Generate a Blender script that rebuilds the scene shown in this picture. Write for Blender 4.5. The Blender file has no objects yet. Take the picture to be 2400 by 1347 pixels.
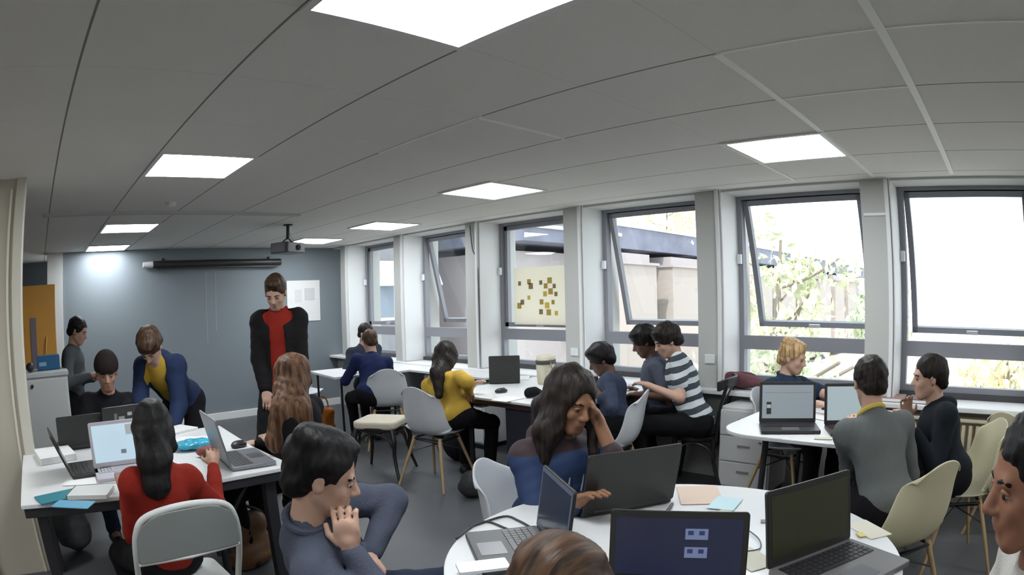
import bpy, bmesh, math, random
import numpy as np
from mathutils import Vector, Matrix, Euler
random.seed(7)
C = bpy.context.scene.collection
sc = bpy.context.scene
PI = math.pi
H = 1.46            # camera height above the floor
CEIL = H + 0.836
WX = 4.744          # inner face of the window frames
# ------------------------------------------------------------------ camera, light, exposure
cam = bpy.data.cameras.new('camera'); camo = bpy.data.objects.new('camera', cam); C.objects.link(camo)
cam.type = 'PANO'; cam.panorama_type = 'FISHEYE_LENS_POLYNOMIAL'
cam.sensor_fit = 'HORIZONTAL'; cam.sensor_width = 36; cam.fisheye_fov = math.radians(179)
cam.fisheye_polynomial_k0 = 0
for i, k in enumerate((0.044402903, 0.00014327001, -7.46985780e-06, 4.38331992e-07)):
    setattr(cam, 'fisheye_polynomial_k%d' % (i + 1), -k)
cam.shift_x = -72.5 / 2400; cam.shift_y = 139.8 / 1347
R_ = ((0.67504507, -0.7374594, -0.02162837), (0.07129261, 0.0360243, 0.99680470), (0.73432385, 0.67443004, -0.07689343))
mw = Matrix.Identity(4)
for r in range(3):
    mw[r][0] = R_[0][r]; mw[r][1] = R_[1][r]; mw[r][2] = -R_[2][r]
mw.translation = (0, 0, H)
camo.matrix_world = mw
sc.camera = camo
sc.view_settings.view_transform = 'Standard'; sc.view_settings.look = 'None'
sc.view_settings.gamma = 1; sc.view_settings.use_curve_mapping = False
sc.view_settings.exposure = 0.0
world = bpy.data.worlds.new('world'); sc.world = world; world.use_nodes = True
wb = world.node_tree.nodes['Background']; wb.inputs[0].default_value = (0.87, 0.93, 1.0, 1); wb.inputs[1].default_value = 3.4
sun = bpy.data.lights.new('sun', 'SUN'); suno = bpy.data.objects.new('sun', sun); C.objects.link(suno)
sun.energy = 4.0; sun.angle = math.radians(2); sun.color = (1, .96, .88)
suno.rotation_euler = Vector((0.62, 0.18, -0.75)).to_track_quat('-Z', 'Y').to_euler()
sc.cycles.max_bounces = 8; sc.cycles.diffuse_bounces = 4; sc.cycles.transparent_max_bounces = 8
sc.cycles.sample_clamp_indirect = 4
sc.cycles.use_denoising = True

# ------------------------------------------------------------------ materials
MATS = {}
def mat(name, col=None, rough=.6, metal=0, noise=0, nscale=8, bump=0, emit=None, es=1, trans=0, spec=None, bscale=None):
    if name in MATS: return MATS[name]
    m = bpy.data.materials.new(name); m.use_nodes = True; nt = m.node_tree; b = nt.nodes['Principled BSDF']
    c = tuple(col) + (1,)
    b.inputs['Base Color'].default_value = c
    b.inputs['Roughness'].default_value = rough; b.inputs['Metallic'].default_value = metal
    if spec is not None: b.inputs['Specular IOR Level'].default_value = spec
    if emit:
        b.inputs['Emission Color'].default_value = tuple(emit) + (1,); b.inputs['Emission Strength'].default_value = es
    if trans: b.inputs['Transmission Weight'].default_value = trans
    if noise or bump:
        tc = nt.nodes.new('ShaderNodeTexCoord'); n = nt.nodes.new('ShaderNodeTexNoise')
        n.inputs['Scale'].default_value = nscale; n.inputs['Detail'].default_value = 5
        nt.links.new(tc.outputs['Object'], n.inputs['Vector'])
        if noise:
            mx = nt.nodes.new('ShaderNodeMixRGB'); mx.inputs[1].default_value = tuple(max(0, v * (1 - noise)) for v in col) + (1,)
            mx.inputs[2].default_value = tuple(min(1, v * (1 + noise)) for v in col) + (1,)
            nt.links.new(n.outputs['Fac'], mx.inputs[0]); nt.links.new(mx.outputs[0], b.inputs['Base Color'])
        if bump:
            n2 = n
            if bscale:
                n2 = nt.nodes.new('ShaderNodeTexNoise'); n2.inputs['Scale'].default_value = bscale
                nt.links.new(tc.outputs['Object'], n2.inputs['Vector'])
            bp = nt.nodes.new('ShaderNodeBump'); bp.inputs['Strength'].default_value = bump; bp.inputs['Distance'].default_value = .01
            nt.links.new(n2.outputs['Fac'], bp.inputs['Height']); nt.links.new(bp.outputs[0], b.inputs['Normal'])
    MATS[name] = m
    return m
def math_node(nt, op, a, b=None, c=None):
    n = nt.nodes.new('ShaderNodeMath'); n.operation = op
    for i, v in enumerate((a, b, c)):
        if v is None: continue
        if isinstance(v, (int, float)): n.inputs[i].default_value = v
        else: nt.links.new(v, n.inputs[i])
    return n.outputs[0]
def hairmat(name, col, col2=None, sc3=(60, 60, 5), rz=0):
    if name in MATS: return MATS[name]
    m = bpy.data.materials.new(name); m.use_nodes = True; nt = m.node_tree; b = nt.nodes['Principled BSDF']
    tc = nt.nodes.new('ShaderNodeTexCoord'); mp = nt.nodes.new('ShaderNodeMapping'); mp.inputs['Scale'].default_value = sc3; mp.inputs['Rotation'].default_value = (0, 0, math.radians(rz))
    n = nt.nodes.new('ShaderNodeTexNoise'); n.inputs['Scale'].default_value = 1.2; n.inputs['Detail'].default_value = 4
    nt.links.new(tc.outputs['Object'], mp.inputs[0]); nt.links.new(mp.outputs[0], n.inputs['Vector'])
    cr = nt.nodes.new('ShaderNodeValToRGB'); col2 = col2 or tuple(v * 1.9 for v in col)
    cr.color_ramp.elements[0].position = .35; cr.color_ramp.elements[0].color = tuple(v * .6 for v in col) + (1,)
    cr.color_ramp.elements[1].position = .7; cr.color_ramp.elements[1].color = tuple(col2) + (1,)
    nt.links.new(n.outputs['Fac'], cr.inputs[0]); nt.links.new(cr.outputs[0], b.inputs['Base Color'])
    bp = nt.nodes.new('ShaderNodeBump'); bp.inputs['Strength'].default_value = .5; bp.inputs['Distance'].default_value = .006
    nt.links.new(n.outputs['Fac'], bp.inputs['Height']); nt.links.new(bp.outputs[0], b.inputs['Normal'])
    b.inputs['Roughness'].default_value = .5
    b.inputs['Specular IOR Level'].default_value = .22
    MATS[name] = m
    return m
def skin(name, col):
    m = mat(name, col, .5, noise=.08, nscale=14, spec=.3)
    b = m.node_tree.nodes['Principled BSDF']; b.inputs['Subsurface Weight'].default_value = .12
    b.inputs['Subsurface Radius'].default_value = (.02, .008, .004); b.inputs['Subsurface Scale'].default_value = .5
    return m
def cloth(name, col, rough=.85): return mat(name, col, rough, noise=.14, nscale=9, bump=.35, bscale=220, spec=.15)
def translucent(name, col):
    m = bpy.data.materials.new(name); m.use_nodes = True; nt = m.node_tree; b = nt.nodes['Principled BSDF']
    b.inputs['Base Color'].default_value = tuple(col) + (1,); b.inputs['Roughness'].default_value = .8
    tl = nt.nodes.new('ShaderNodeBsdfTranslucent'); tl.inputs[0].default_value = tuple(col) + (1,)
    mx = nt.nodes.new('ShaderNodeMixShader'); mx.inputs[0].default_value = .55
    nt.links.new(b.outputs[0], mx.inputs[1]); nt.links.new(tl.outputs[0], mx.inputs[2]); nt.links.new(mx.outputs[0], nt.nodes['Material Output'].inputs[0])
    MATS[name] = m
    return m
def twotone(name, ca, cb, z):
    m = bpy.data.materials.new(name); m.use_nodes = True; nt = m.node_tree; b = nt.nodes['Principled BSDF']
    tc = nt.nodes.new('ShaderNodeTexCoord'); sp = nt.nodes.new('ShaderNodeSeparateXYZ'); nt.links.new(tc.outputs['Object'], sp.inputs[0])
    n = nt.nodes.new('ShaderNodeTexNoise'); n.inputs['Scale'].default_value = 6; nt.links.new(tc.outputs['Object'], n.inputs['Vector'])
    g = math_node(nt, 'GREATER_THAN', math_node(nt, 'MULTIPLY_ADD', n.outputs['Fac'], .02, sp.outputs['Z']), z)
    mx = nt.nodes.new('ShaderNodeMixRGB'); mx.inputs[1].default_value = ca + (1,); mx.inputs[2].default_value = cb + (1,)
    nt.links.new(g, mx.inputs[0]); nt.links.new(mx.outputs[0], b.inputs['Base Color']); b.inputs['Roughness'].default_value = .75
    MATS[name] = m
    return m
def striped(name, ca, cb, freq, axis=(0, 0, 1), off=0):
    m = bpy.data.materials.new(name); m.use_nodes = True; nt = m.node_tree; b = nt.nodes['Principled BSDF']
    tc = nt.nodes.new('ShaderNodeTexCoord'); d = nt.nodes.new('ShaderNodeVectorMath'); d.operation = 'DOT_PRODUCT'
    nt.links.new(tc.outputs['Object'], d.inputs[0]); d.inputs[1].default_value = axis
    n = nt.nodes.new('ShaderNodeTexNoise'); n.inputs['Scale'].default_value = 5; nt.links.new(tc.outputs['Object'], n.inputs['Vector'])
    v = math_node(nt, 'MULTIPLY_ADD', n.outputs['Fac'], .035, d.outputs['Value'])
    f = math_node(nt, 'FRACT', math_node(nt, 'MULTIPLY_ADD', v, freq, off)); g = math_node(nt, 'GREATER_THAN', f, .5)
    mx = nt.nodes.new('ShaderNodeMixRGB'); mx.inputs[1].default_value = ca + (1,); mx.inputs[2].default_value = cb + (1,)
    nt.links.new(g, mx.inputs[0]); nt.links.new(mx.outputs[0], b.inputs['Base Color']); b.inputs['Roughness'].default_value = .85
    MATS[name] = m
    return m

# ------------------------------------------------------------------ mesh helpers
def tag(o, label, cat, group=None):
    o['label'] = label; o['category'] = cat
    if group: o['group'] = group
    return o
def struct(o): o['kind'] = 'structure'; return o
def link(name, me, m, parent=None, smooth=False, loc=None):
    o = bpy.data.objects.new(name, me); C.objects.link(o)
    if m: me.materials.append(m)
    if parent: o.parent = parent
    if loc: o.location = loc
    if smooth:
        me.polygons.foreach_set('use_smooth', [True] * len(me.polygons)); me.update()
    return o
def obj(name, bm, m, parent=None, smooth=False, loc=None, bevel=0, auto=False):
    bmesh.ops.recalc_face_normals(bm, faces=bm.faces[:])
    me = bpy.data.meshes.new(name); bm.to_mesh(me); bm.free()
    o = link(name, me, m, parent, smooth, loc)
    if bevel:
        md = o.modifiers.new('bevel', 'BEVEL'); md.width = bevel; md.segments = 2; md.limit_method = 'ANGLE'
    if auto:
        me.polygons.foreach_set('use_smooth', [True] * len(me.polygons))
        me.set_sharp_from_angle(angle=math.radians(40))
    return o
def empty(name, loc, rz=0):
    o = bpy.data.objects.new(name, None); C.objects.link(o); o.location = loc; o.rotation_euler = (0, 0, rz)
    o.empty_display_size = .1
    return o
def bx(bm, x0, x1, y0, y1, z0, z1, M=None):
    vs = [bm.verts.new(Vector(p) if M is None else M @ Vector(p)) for p in
          ((x0, y0, z0), (x1, y0, z0), (x1, y1, z0), (x0, y1, z0), (x0, y0, z1), (x1, y0, z1), (x1, y1, z1), (x0, y1, z1))]
    for f in ((0, 1, 2, 3), (4, 5, 6, 7), (0, 1, 5, 4), (1, 2, 6, 5), (2, 3, 7, 6), (3, 0, 4, 7)): bm.faces.new([vs[i] for i in f])
    return bm
def box(*a, M=None): return bx(bmesh.new(), *a, M=M)
def tube(bm, pts, r, n=10, cap=True, closed=False, flat=1.0):
    pts = [Vector(p) for p in pts]; rs = r if isinstance(r, (list, tuple)) else [r] * len(pts)
    rings = []; up = None; N = len(pts)
    for i, p in enumerate(pts):
        if closed: t = pts[(i + 1) % N] - pts[i - 1]
        else: t = pts[min(i + 1, N - 1)] - pts[max(i - 1, 0)]
        t.normalize()
        if up is None:
            up = Vector((0, 0, 1)) if abs(t.z) < .9 else Vector((1, 0, 0))
        s = t.cross(up)
        if s.length < 1e-5: s = t.cross(Vector((0, 1, 0)))
        s.normalize(); up = s.cross(t).normalized()
        rings.append([bm.verts.new(p + s * math.cos(a) * rs[i] + up * math.sin(a) * rs[i] * flat) for a in [2 * PI * k / n for k in range(n)]])
    for i in range(N if closed else N - 1):
        A, B = rings[i], rings[(i + 1) % N]
        for k in range(n): bm.faces.new((A[k], A[(k + 1) % n], B[(k + 1) % n], B[k]))
    if cap and not closed:
        bm.faces.new(rings[0][::-1]); bm.faces.new(rings[-1])
    return bm
def smooth_path(pts, n=6):
    pts = [Vector(p) for p in pts]; out = []
    for i in range(len(pts) - 1):
        p0 = pts[max(i - 1, 0)]; p1 = pts[i]; p2 = pts[i + 1]; p3 = pts[min(i + 2, len(pts) - 1)]
        for k in range(n):
            t = k / n
            out.append(.5 * ((2 * p1) + (p2 - p0) * t + (2 * p0 - 5 * p1 + 4 * p2 - p3) * t * t + (3 * p1 - p0 - 3 * p2 + p3) * t ** 3))
    out.append(pts[-1]); return out
def lathe(bm, prof, n=32, c=(0, 0, 0)):
    rings = []
    for r, z in prof:
        rings.append([bm.verts.new((c[0] + r * math.cos(a), c[1] + r * math.sin(a), c[2] + z)) for a in [2 * PI * k / n for k in range(n)]])
    for A, B in zip(rings, rings[1:]):
        for k in range(n): bm.faces.new((A[k], A[(k + 1) % n], B[(k + 1) % n], B[k]))
    bm.faces.new(rings[0][::-1]); bm.faces.new(rings[-1])
    return bm
def poly(bm, pts, z0, z1):
    a = [bm.verts.new((x, y, z0)) for x, y in pts]; b = [bm.verts.new((x, y, z1)) for x, y in pts]
    bm.faces.new(a[::-1]); bm.faces.new(b); n = len(pts)
    for i in range(n): bm.faces.new((a[i], a[(i + 1) % n], b[(i + 1) % n], b[i]))
    return bm
def rrect(x0, x1, y0, y1, r, n=5):
    out = []
    for cx, cy, a0 in ((x1 - r, y1 - r, 0), (x0 + r, y1 - r, 90), (x0 + r, y0 + r, 180), (x1 - r, y0 + r, 270)):
        for k in range(n + 1):
            a = math.radians(a0 + 90 * k / n); out.append((cx + r * math.cos(a), cy + r * math.sin(a)))
    return out
def copy_tree(o, parent=None):
    c = o.copy(); C.objects.link(c)
    if parent: c.parent = parent
    for ch in list(o.children): copy_tree(ch, c)
    return c

# ------------------------------------------------------------------ signed distance meshing (people, bags, crumpled things)
def field(prims, h, fold=0, seed=0, fscale=1.0):
    lo = np.array([1e9] * 3); hi = -lo
    bbs = []
    for p in prims:
        if p[0] == 'c':
            a, b, r1, r2 = np.array(p[1], float), np.array(p[2], float), p[3], p[4]; r = max(r1, r2)
            l, u = np.minimum(a, b) - r, np.maximum(a, b) + r
        else:
            c, rad, R = np.array(p[1], float), np.array(p[2], float), np.array(p[3], float)
            e = np.sqrt(((R * rad) ** 2).sum(1)); l, u = c - e, c + e
        bbs.append((l, u))
        if p[-1] >= 0: lo = np.minimum(lo, l); hi = np.maximum(hi, u)
    lo = lo - 3 * h - .02; hi = hi + 3 * h + .02
    n = np.ceil((hi - lo) / h).astype(int) + 1
    D = np.full(n, .06, np.float32)
    ax = [lo[i] + h * np.arange(n[i]) for i in range(3)]
    for p, (l, u) in zip(prims, bbs):
        k = abs(p[-1]); m = .06
        i0 = np.maximum(0, np.floor((l - m - lo) / h).astype(int)); i1 = np.minimum(n, np.ceil((u + m - lo) / h).astype(int) + 1)
        if (i1 <= i0).any(): continue
        X = ax[0][i0[0]:i1[0], None, None]; Y = ax[1][None, i0[1]:i1[1], None]; Z = ax[2][None, None, i0[2]:i1[2]]
        if p[0] == 'c':
            a, b = np.array(p[1], float), np.array(p[2], float); ab = b - a; L2 = max((ab * ab).sum(), 1e-12)
            t = np.clip(((X - a[0]) * ab[0] + (Y - a[1]) * ab[1] + (Z - a[2]) * ab[2]) / L2, 0, 1)
            d = np.sqrt((X - a[0] - t * ab[0]) ** 2 + (Y - a[1] - t * ab[1]) ** 2 + (Z - a[2] - t * ab[2]) ** 2) - (p[3] + (p[4] - p[3]) * t)
        else:
            c, rad, R = np.array(p[1], float), np.array(p[2], float), np.array(p[3], float)
            q = [((X - c[0]) * R[0, i] + (Y - c[1]) * R[1, i] + (Z - c[2]) * R[2, i]) for i in range(3)]
            k0 = np.sqrt(sum((q[i] / rad[i]) ** 2 for i in range(3))); k1 = np.sqrt(sum((q[i] / rad[i] ** 2) ** 2 for i in range(3))) + 1e-9
            d = k0 * (k0 - 1) / k1
        s = D[i0[0]:i1[0], i0[1]:i1[1], i0[2]:i1[2]]
        if p[-1] >= 0:
            hh = np.clip(.5 + .5 * (s - d) / k, 0, 1) if k > 0 else (s > d)
            s[...] = s + (d - s) * hh - k * hh * (1 - hh)
        else:
            d = -d; hh = np.clip(.5 - .5 * (s - d) / k, 0, 1)
            s[...] = s + (d - s) * hh + k * hh * (1 - hh)
    if fold:
        rs = np.random.RandomState(seed); X, Y, Z = ax[0][:, None, None], ax[1][None, :, None], ax[2][None, None, :]
        N = 0
        for j in range(5):
            w = rs.normal(size=3) * (22 + 10 * j) * fscale; N = N + np.sin(w[0] * X + w[1] * Y + w[2] * Z * 1.2 + rs.rand() * 6) / (1 + .35 * j)
        D = D + (fold * .45 * N).astype(np.float32)
    for i in range(3):
        sl = [slice(None)] * 3; sl[i] = 0; D[tuple(sl)] = .05; sl[i] = -1; D[tuple(sl)] = .05
    return D, lo
def nets(D, lo, h, org=(0, 0, 0)):
    S = D < 0
    c = [(i, j, k) for i in (0, 1) for j in (0, 1) for k in (0, 1)]
    n = D.shape
    def V(A, o): return A[o[0]:n[0] - 1 + o[0], o[1]:n[1] - 1 + o[1], o[2]:n[2] - 1 + o[2]]
    cnt = sum(V(S, o).astype(np.int8) for o in c)
    act = (cnt > 0) & (cnt < 8); idx = np.argwhere(act)
    vals = {o: V(D, o)[act].astype(np.float64) for o in c}
    P = np.zeros((len(idx), 3)); W = np.zeros(len(idx))
    for o in c:
        for ax in range(3):
            if o[ax]: continue
            o2 = list(o); o2[ax] = 1; o2 = tuple(o2); a, b = vals[o], vals[o2]; m = (a < 0) != (b < 0)
            t = np.where(m, a / np.where(m, a - b, 1), 0)
            for d in range(3): P[:, d] += np.where(m, o[d] + (t if d == ax else 0), 0)
            W += m
    P = (P / W[:, None] + idx) * h + lo - np.array(org)
    vid = np.full(act.shape, -1, np.int64); vid[act] = np.arange(len(idx))
    F = []
    for ax in range(3):
        a, b = (ax + 1) % 3, (ax + 2) % 3
        s0 = [slice(1, -1)] * 3; s0[ax] = slice(0, -1); s1 = list(s0); s1[ax] = slice(1, None)
        A, B = S[tuple(s0)], S[tuple(s1)]; m = A != B; e = np.argwhere(m)
        st = np.array([1, 1, 1]); st[ax] = 0; e = e + st; fl = A[m]
        def g(da, db):
            q = e.copy(); q[:, a] += da; q[:, b] += db; return vid[q[:, 0], q[:, 1], q[:, 2]]
        Q = np.stack([g(-1, -1), g(0, -1), g(0, 0), g(-1, 0)], 1); Q[~fl] = Q[~fl][:, ::-1]; F.append(Q)
    F = np.concatenate(F); F = F[(F >= 0).all(1)]
    return P, F
def np_mesh(name, P, F):
    me = bpy.data.meshes.new(name); me.vertices.add(len(P)); me.vertices.foreach_set('co', P.astype(np.float32).ravel())
    me.loops.add(len(F) * 4); me.loops.foreach_set('vertex_index', F.astype(np.int32).ravel())
    me.polygons.add(len(F)); me.polygons.foreach_set('loop_start', np.arange(0, len(F) * 4, 4, dtype=np.int32))
    me.polygons.foreach_set('use_smooth', np.ones(len(F), bool)); me.update(calc_edges=True); me.validate()
    return me
def blob(name, prims, h, m, parent=None, org=(0, 0, 0), fold=0, seed=0, fscale=1.0):
    D, lo = field(prims, h, fold, seed, fscale); P, F = nets(D, lo, h, org)
    me = np_mesh(name, P, F); o = bpy.data.objects.new(name, me); C.objects.link(o); me.materials.append(m)
    if parent: o.parent = parent
    return o

# ================================================================== SETTING
YB = 8.24; XL = -3.2; YF = -2.6
wall_white = mat('wall white', (.62, .63, .62), .8, noise=.05, nscale=3)
pillar_m = mat('pillar paint', (.50, .51, .49), .8, noise=.05, nscale=3)
beige = mat('beige wall', (.50, .46, .38), .8, noise=.05, nscale=2)
grey_wall = mat('grey blue wall', (.20, .232, .258), .62, noise=.07, nscale=1.5)
white_m = mat('white paint', (.78, .79, .79), .5)
frame_m = mat('grey window frame', (.25, .255, .285), .5)
# floor: dark blue-grey sheet vinyl
fm = mat('floor vinyl', (.085, .088, .096), .45, noise=.16, nscale=2.2, bump=.05, bscale=120, spec=.4)
struct(obj('floor', box(XL, WX + .3, YF, 9.6, -.12, 0), fm))
# ceiling with tile joints
cm = bpy.data.materials.new('ceiling tile'); cm.use_nodes = True; nt = cm.node_tree; b = nt.nodes['Principled BSDF']
tc = nt.nodes.new('ShaderNodeTexCoord'); sp = nt.nodes.new('ShaderNodeSeparateXYZ'); nt.links.new(tc.outputs['Object'], sp.inputs[0])
def joint(out, off, w):
    f = math_node(nt, 'FRACT', math_node(nt, 'MULTIPLY_ADD', out, 1 / .6, -off / .6 + w / 1.2))
    return math_node(nt, 'LESS_THAN', f, w / .6)
jx = joint(sp.outputs['X'], .661 + .6 * 20 * 0, .010); jy = joint(sp.outputs['Y'], .879, .006)
jy = math_node(nt, 'MULTIPLY', jy, .14)
jj = math_node(nt, 'MAXIMUM', jx, jy)
ns = nt.nodes.new('ShaderNodeTexNoise'); ns.inputs['Scale'].default_value = 90; nt.links.new(tc.outputs['Object'], ns.inputs['Vector'])
ns2 = nt.nodes.new('ShaderNodeTexNoise'); ns2.inputs['Scale'].default_value = 1.1; nt.links.new(tc.outputs['Object'], ns2.inputs['Vector'])
mx = nt.nodes.new('ShaderNodeMixRGB'); mx.inputs[1].default_value = (.74, .72, .685, 1); mx.inputs[2].default_value = (.80, .785, .75, 1)
nt.links.new(ns2.outputs['Fac'], mx.inputs[0])
mx2 = nt.nodes.new('ShaderNodeMixRGB'); mx2.inputs[2].default_value = (.20, .195, .19, 1); nt.links.new(jj, mx2.inputs[0]); nt.links.new(mx.outputs[0], mx2.inputs[1])
nt.links.new(mx2.outputs[0], b.inputs['Base Color']); b.inputs['Roughness'].default_value = .9
bp = nt.nodes.new('ShaderNodeBump'); bp.inputs['Strength'].default_value = .25; bp.inputs['Distance'].default_value = .004
nt.links.new(ns.outputs['Fac'], bp.inputs['Height']); nt.links.new(bp.outputs[0], b.inputs['Normal'])
struct(obj('ceiling', box(XL, WX + .3, YF, 9.6, CEIL, CEIL + .2), cm))
# metal grid bars that show between the tiles near the window
barm = mat('ceiling bar', (.90, .90, .87), .5)
n = 0
for a, x0, x1, w in ((0, 1.861, 4.36, .030), (-1, 1.2, 4.36, .034), (1, 3.06, 4.30, .018), (2, 1.861, 2.46, .010), (-2, -.5, 4.36, .034)):
    y = .879 + .6 * a
    struct(obj('trim_%d' % (n + 1), box(x0, x1, y - w / 2, y + w / 2, CEIL - .006, CEIL + .01), barm)); n += 1
for b_, y0, y1 in ((2, -.28, .879), (3, .279, .879), (2, 2.05, 2.9)):
    x = .661 + .6 * b_
    struct(obj('trim_%d' % (n + 1), box(x - .006, x + .006, y0, y1, CEIL - .004, CEIL + .01), barm)); n += 1
# joint strip across the ceiling where the older part begins
struct(obj('trim_%d' % (n + 1), box(.0, 2.46, 5.16, 5.23, CEIL - .022, CEIL + .01), mat('old ceiling strip', (.55, .55, .53), .8), bevel=.006)); n += 1
# walls
struct(obj('wall_back', box(.33, WX + .3, YB, YB + .15, 0, CEIL), grey_wall))
struct(obj('wall_recess', box(XL, .4, 9.35, 9.5, 0, CEIL), mat('dark recess wall', (.12, .14, .15), .7)))
struct(obj('trim_20', box(.10, .33, YB - .04, YB + .2, 0, CEIL), wall_white, bevel=.004))
struct(obj('baseboard_back', box(.33, 4.5, YB - .02, YB, 0, .10), white_m, bevel=.004))
struct(obj('wall_left', box(XL, -.20, 3.84, 4.05, 0, CEIL), beige))
struct(obj('trim_21', box(-.205, -.135, 3.82, 4.09, 0, CEIL), mat('cream post', (.60, .58, .50), .6), bevel=.006))
struct(obj('trim_22', box(-.245, -.228, 3.825, 3.84, 0, CEIL - .06), mat('cream bead', (.70, .67, .56), .5), bevel=.004))
struct(obj('door_1', box(-1.5, -.60, 3.80, 3.84, 0, 2.05), mat('brown door', (.26, .16, .07), .5, noise=.2, nscale=3), bevel=.004))
struct(obj('wall_front', box(XL, WX + .3, YF - .15, YF, 0, CEIL), beige))
struct(obj('wall_side', box(XL - .15, XL, YF, 9.5, 0, CEIL), beige))
# window wall: low wall, pillars, window board
WL = [0.79 + 1.395 * k for k in range(-2, 6)]      # y of the far jamb of each opening
OPEN = 1.165
low = struct(obj('wall_window', box(4.50, WX + .26, YF, YB, 0, .70), mat('under window wall', (.30, .30, .29), .8, noise=.05)))
for i, y in enumerate([yy for yy in WL] ):
    y1 = min(y + .23, YB)
    struct(obj('wall_pillar_%d' % (i + 1), box(4.46, WX + .26, y, y1, .70, CEIL), pillar_m, bevel=.004))
    struct(obj('trim_%d' % (30 + i), box(4.452, WX, y - .012, y, .74, CEIL), white_m))     # reveal beside the frame, window light on it put into a whiter colour
    struct(obj('trim_%d' % (50 + i), box(4.425, 4.46, y + .005, y + .035, .74, CEIL), white_m, bevel=.003))
struct(obj('wall_pillar_9', box(4.46, WX + .26, YF, WL[0] - OPEN, .70, CEIL), pillar_m))
struct(obj('trim_70', box(4.36, WX - .03, YF, YB, .70, .735), white_m, bevel=.006))
struct(obj('trim_71', box(WX - .03, WX + .08, YF, YB, .70, .775), mat('dark sill', (.05, .05, .055), .5)))
struct(obj('trim_72', box(4.464, WX, YF, YB, 2.278, CEIL), mat('beam paint', (.60, .60, .59), .85)))
gm = bpy.data.materials.new('window glass'); gm.use_nodes = True; nt = gm.node_tree
for nn in list(nt.nodes): nt.nodes.remove(nn)
tr = nt.nodes.new('ShaderNodeBsdfTransparent'); gl = nt.nodes.new('ShaderNodeBsdfGlossy'); gl.inputs['Roughness'].default_value = .02
tr.inputs[0].default_value = (.95, .97, .97, 1)
ms = nt.nodes.new('ShaderNodeMixShader'); ou = nt.nodes.new('ShaderNodeOutputMaterial')
ms.inputs[0].default_value = .05; nt.links.new(tr.outputs[0], ms.inputs[1]); nt.links.new(gl.outputs[0], ms.inputs[2]); nt.links.new(ms.outputs[0], ou.inputs[0])
def window(num, yL, tilt):
    y0, y1 = yL - OPEN, yL
    t = struct(empty('window_%d' % num, (WX, yL, 0)))
    def part(name, bm, m, **k):
        o = obj(name, bm, m, None, **k); o.parent = t; o.matrix_parent_inverse = Matrix.Translation((-WX, -yL, 0)); return o
    bm = bmesh.new()
    e0, e1 = y0 + .055, y1 - .055
    for a in ((y0, e0, .776, CEIL), (e1, y1, .776, CEIL), (e0, e1, CEIL - .045, CEIL), (e0, e1, .776, .82), (e0, e1, 1.03, 1.14)):
        bx(bm, WX, WX + .07, *a)
    part('window_frame', bm, frame_m)
    part('lower_pane', box(WX + .03, WX + .036, y0 + .05, y1 - .05, .815, 1.035), gm)
    zt, zb = CEIL - .05, 1.15
    M = Matrix.Translation((WX + .045, 0, zt)) @ Matrix.Rotation(math.radians(-tilt), 4, 'Y')
    L = zt - zb - .015
    bm = bmesh.new(); e = .06
    for a in ((y0 + e, y0 + e + .045, -L, 0), (y1 - e - .045, y1 - e, -L, 0), (y0 + e, y1 - e, -.045, 0), (y0 + e, y1 - e, -L, -L + .045)):
        bx(bm, -.02, .03, *a, M=M)
    s = part('sash', bm, frame_m)
    g = part('sash_pane', box(0, .006, y0 + e + .04, y1 - e - .04, -L + .04, -.04, M=M), gm)
    part('sash_catch', box(-.05, -.02, (y0 + y1) / 2 - .05, (y0 + y1) / 2 + .05, -L + .005, -L + .035, M=M), mat('silver catch', (.6, .6, .6), .35, metal=.6), bevel=.004)
    part('window_handle', box(WX - .035, WX, y1 - .05, y1 - .012, 1.72, 1.80), mat('pale handle', (.8, .82, .85), .35), bevel=.006)
    return t
tilts = {0: 14, 1: 14, 2: 15, 3: 14, 4: 0, 5: 15, 6: 0}
wn = 0
for i, y in enumerate(WL):
    wn += 1
    k = i - 2                      # 0 = nearest visible window
    window(wn, y, {0: 13, 1: 16, 2: 14, 3: 0, 4: 14, 5: 0}.get(k, 0))

# ------------------------------------------------------------------ ceiling lights
lampm = mat('lamp diffuser', (.9, .9, .9), .5, emit=(.93, .97, 1.0), es=23)
rim = mat('lamp rim', (.75, .75, .74), .4)
def lamp(x, y, label):
    t = empty('ceiling_light', (x, y, CEIL)); tag(t, label, 'ceiling light', 'square ceiling light panels')
    bm = bmesh.new(); s, i = .298, .272
    for a in ((-s, s, -s, -i), (-s, s, i, s), (-s, -i, -i, i), (i, s, -i, i)): bx(bm, *a, -.010, .0)
    obj('frame', bm, rim, t)
    obj('diffuser', box(-i, i, -i, i, -.007, -.001), lampm, t)
for x, y, l in ((.961, 1.20, 'large square light panel overhead, cut by the top edge of the photo'),
                (.961, 3.52, 'square light panel left of centre, the third from the grey wall in the left row'),
                (.961, 6.14, 'square light panel on the left, second from the grey wall'),
                (.94, 7.88, 'small looking square light panel closest to the grey wall above the white post'),
                (3.35, 1.17, 'square light panel nearest the two right-hand windows'),
                (3.28, 3.50, 'square light panel in the middle of the ceiling, in front of the third window'),
                (3.74, 5.72, 'square light panel to the right of the projector, close to the window heads'),
                (3.68, 7.30, 'thin looking light panel directly behind the projector')):
    lamp(x, y, l)
for x, y in ((.961, -1.2), (3.35, -1.2), (-1.5, 1.2), (-1.5, -1.2), (-1.5, 3.0)):  # unseen panels continuing the lamp rows, added to brighten the room
    lamp(x, y, 'square light panel added out of view in the ceiling behind the camera')

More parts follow.
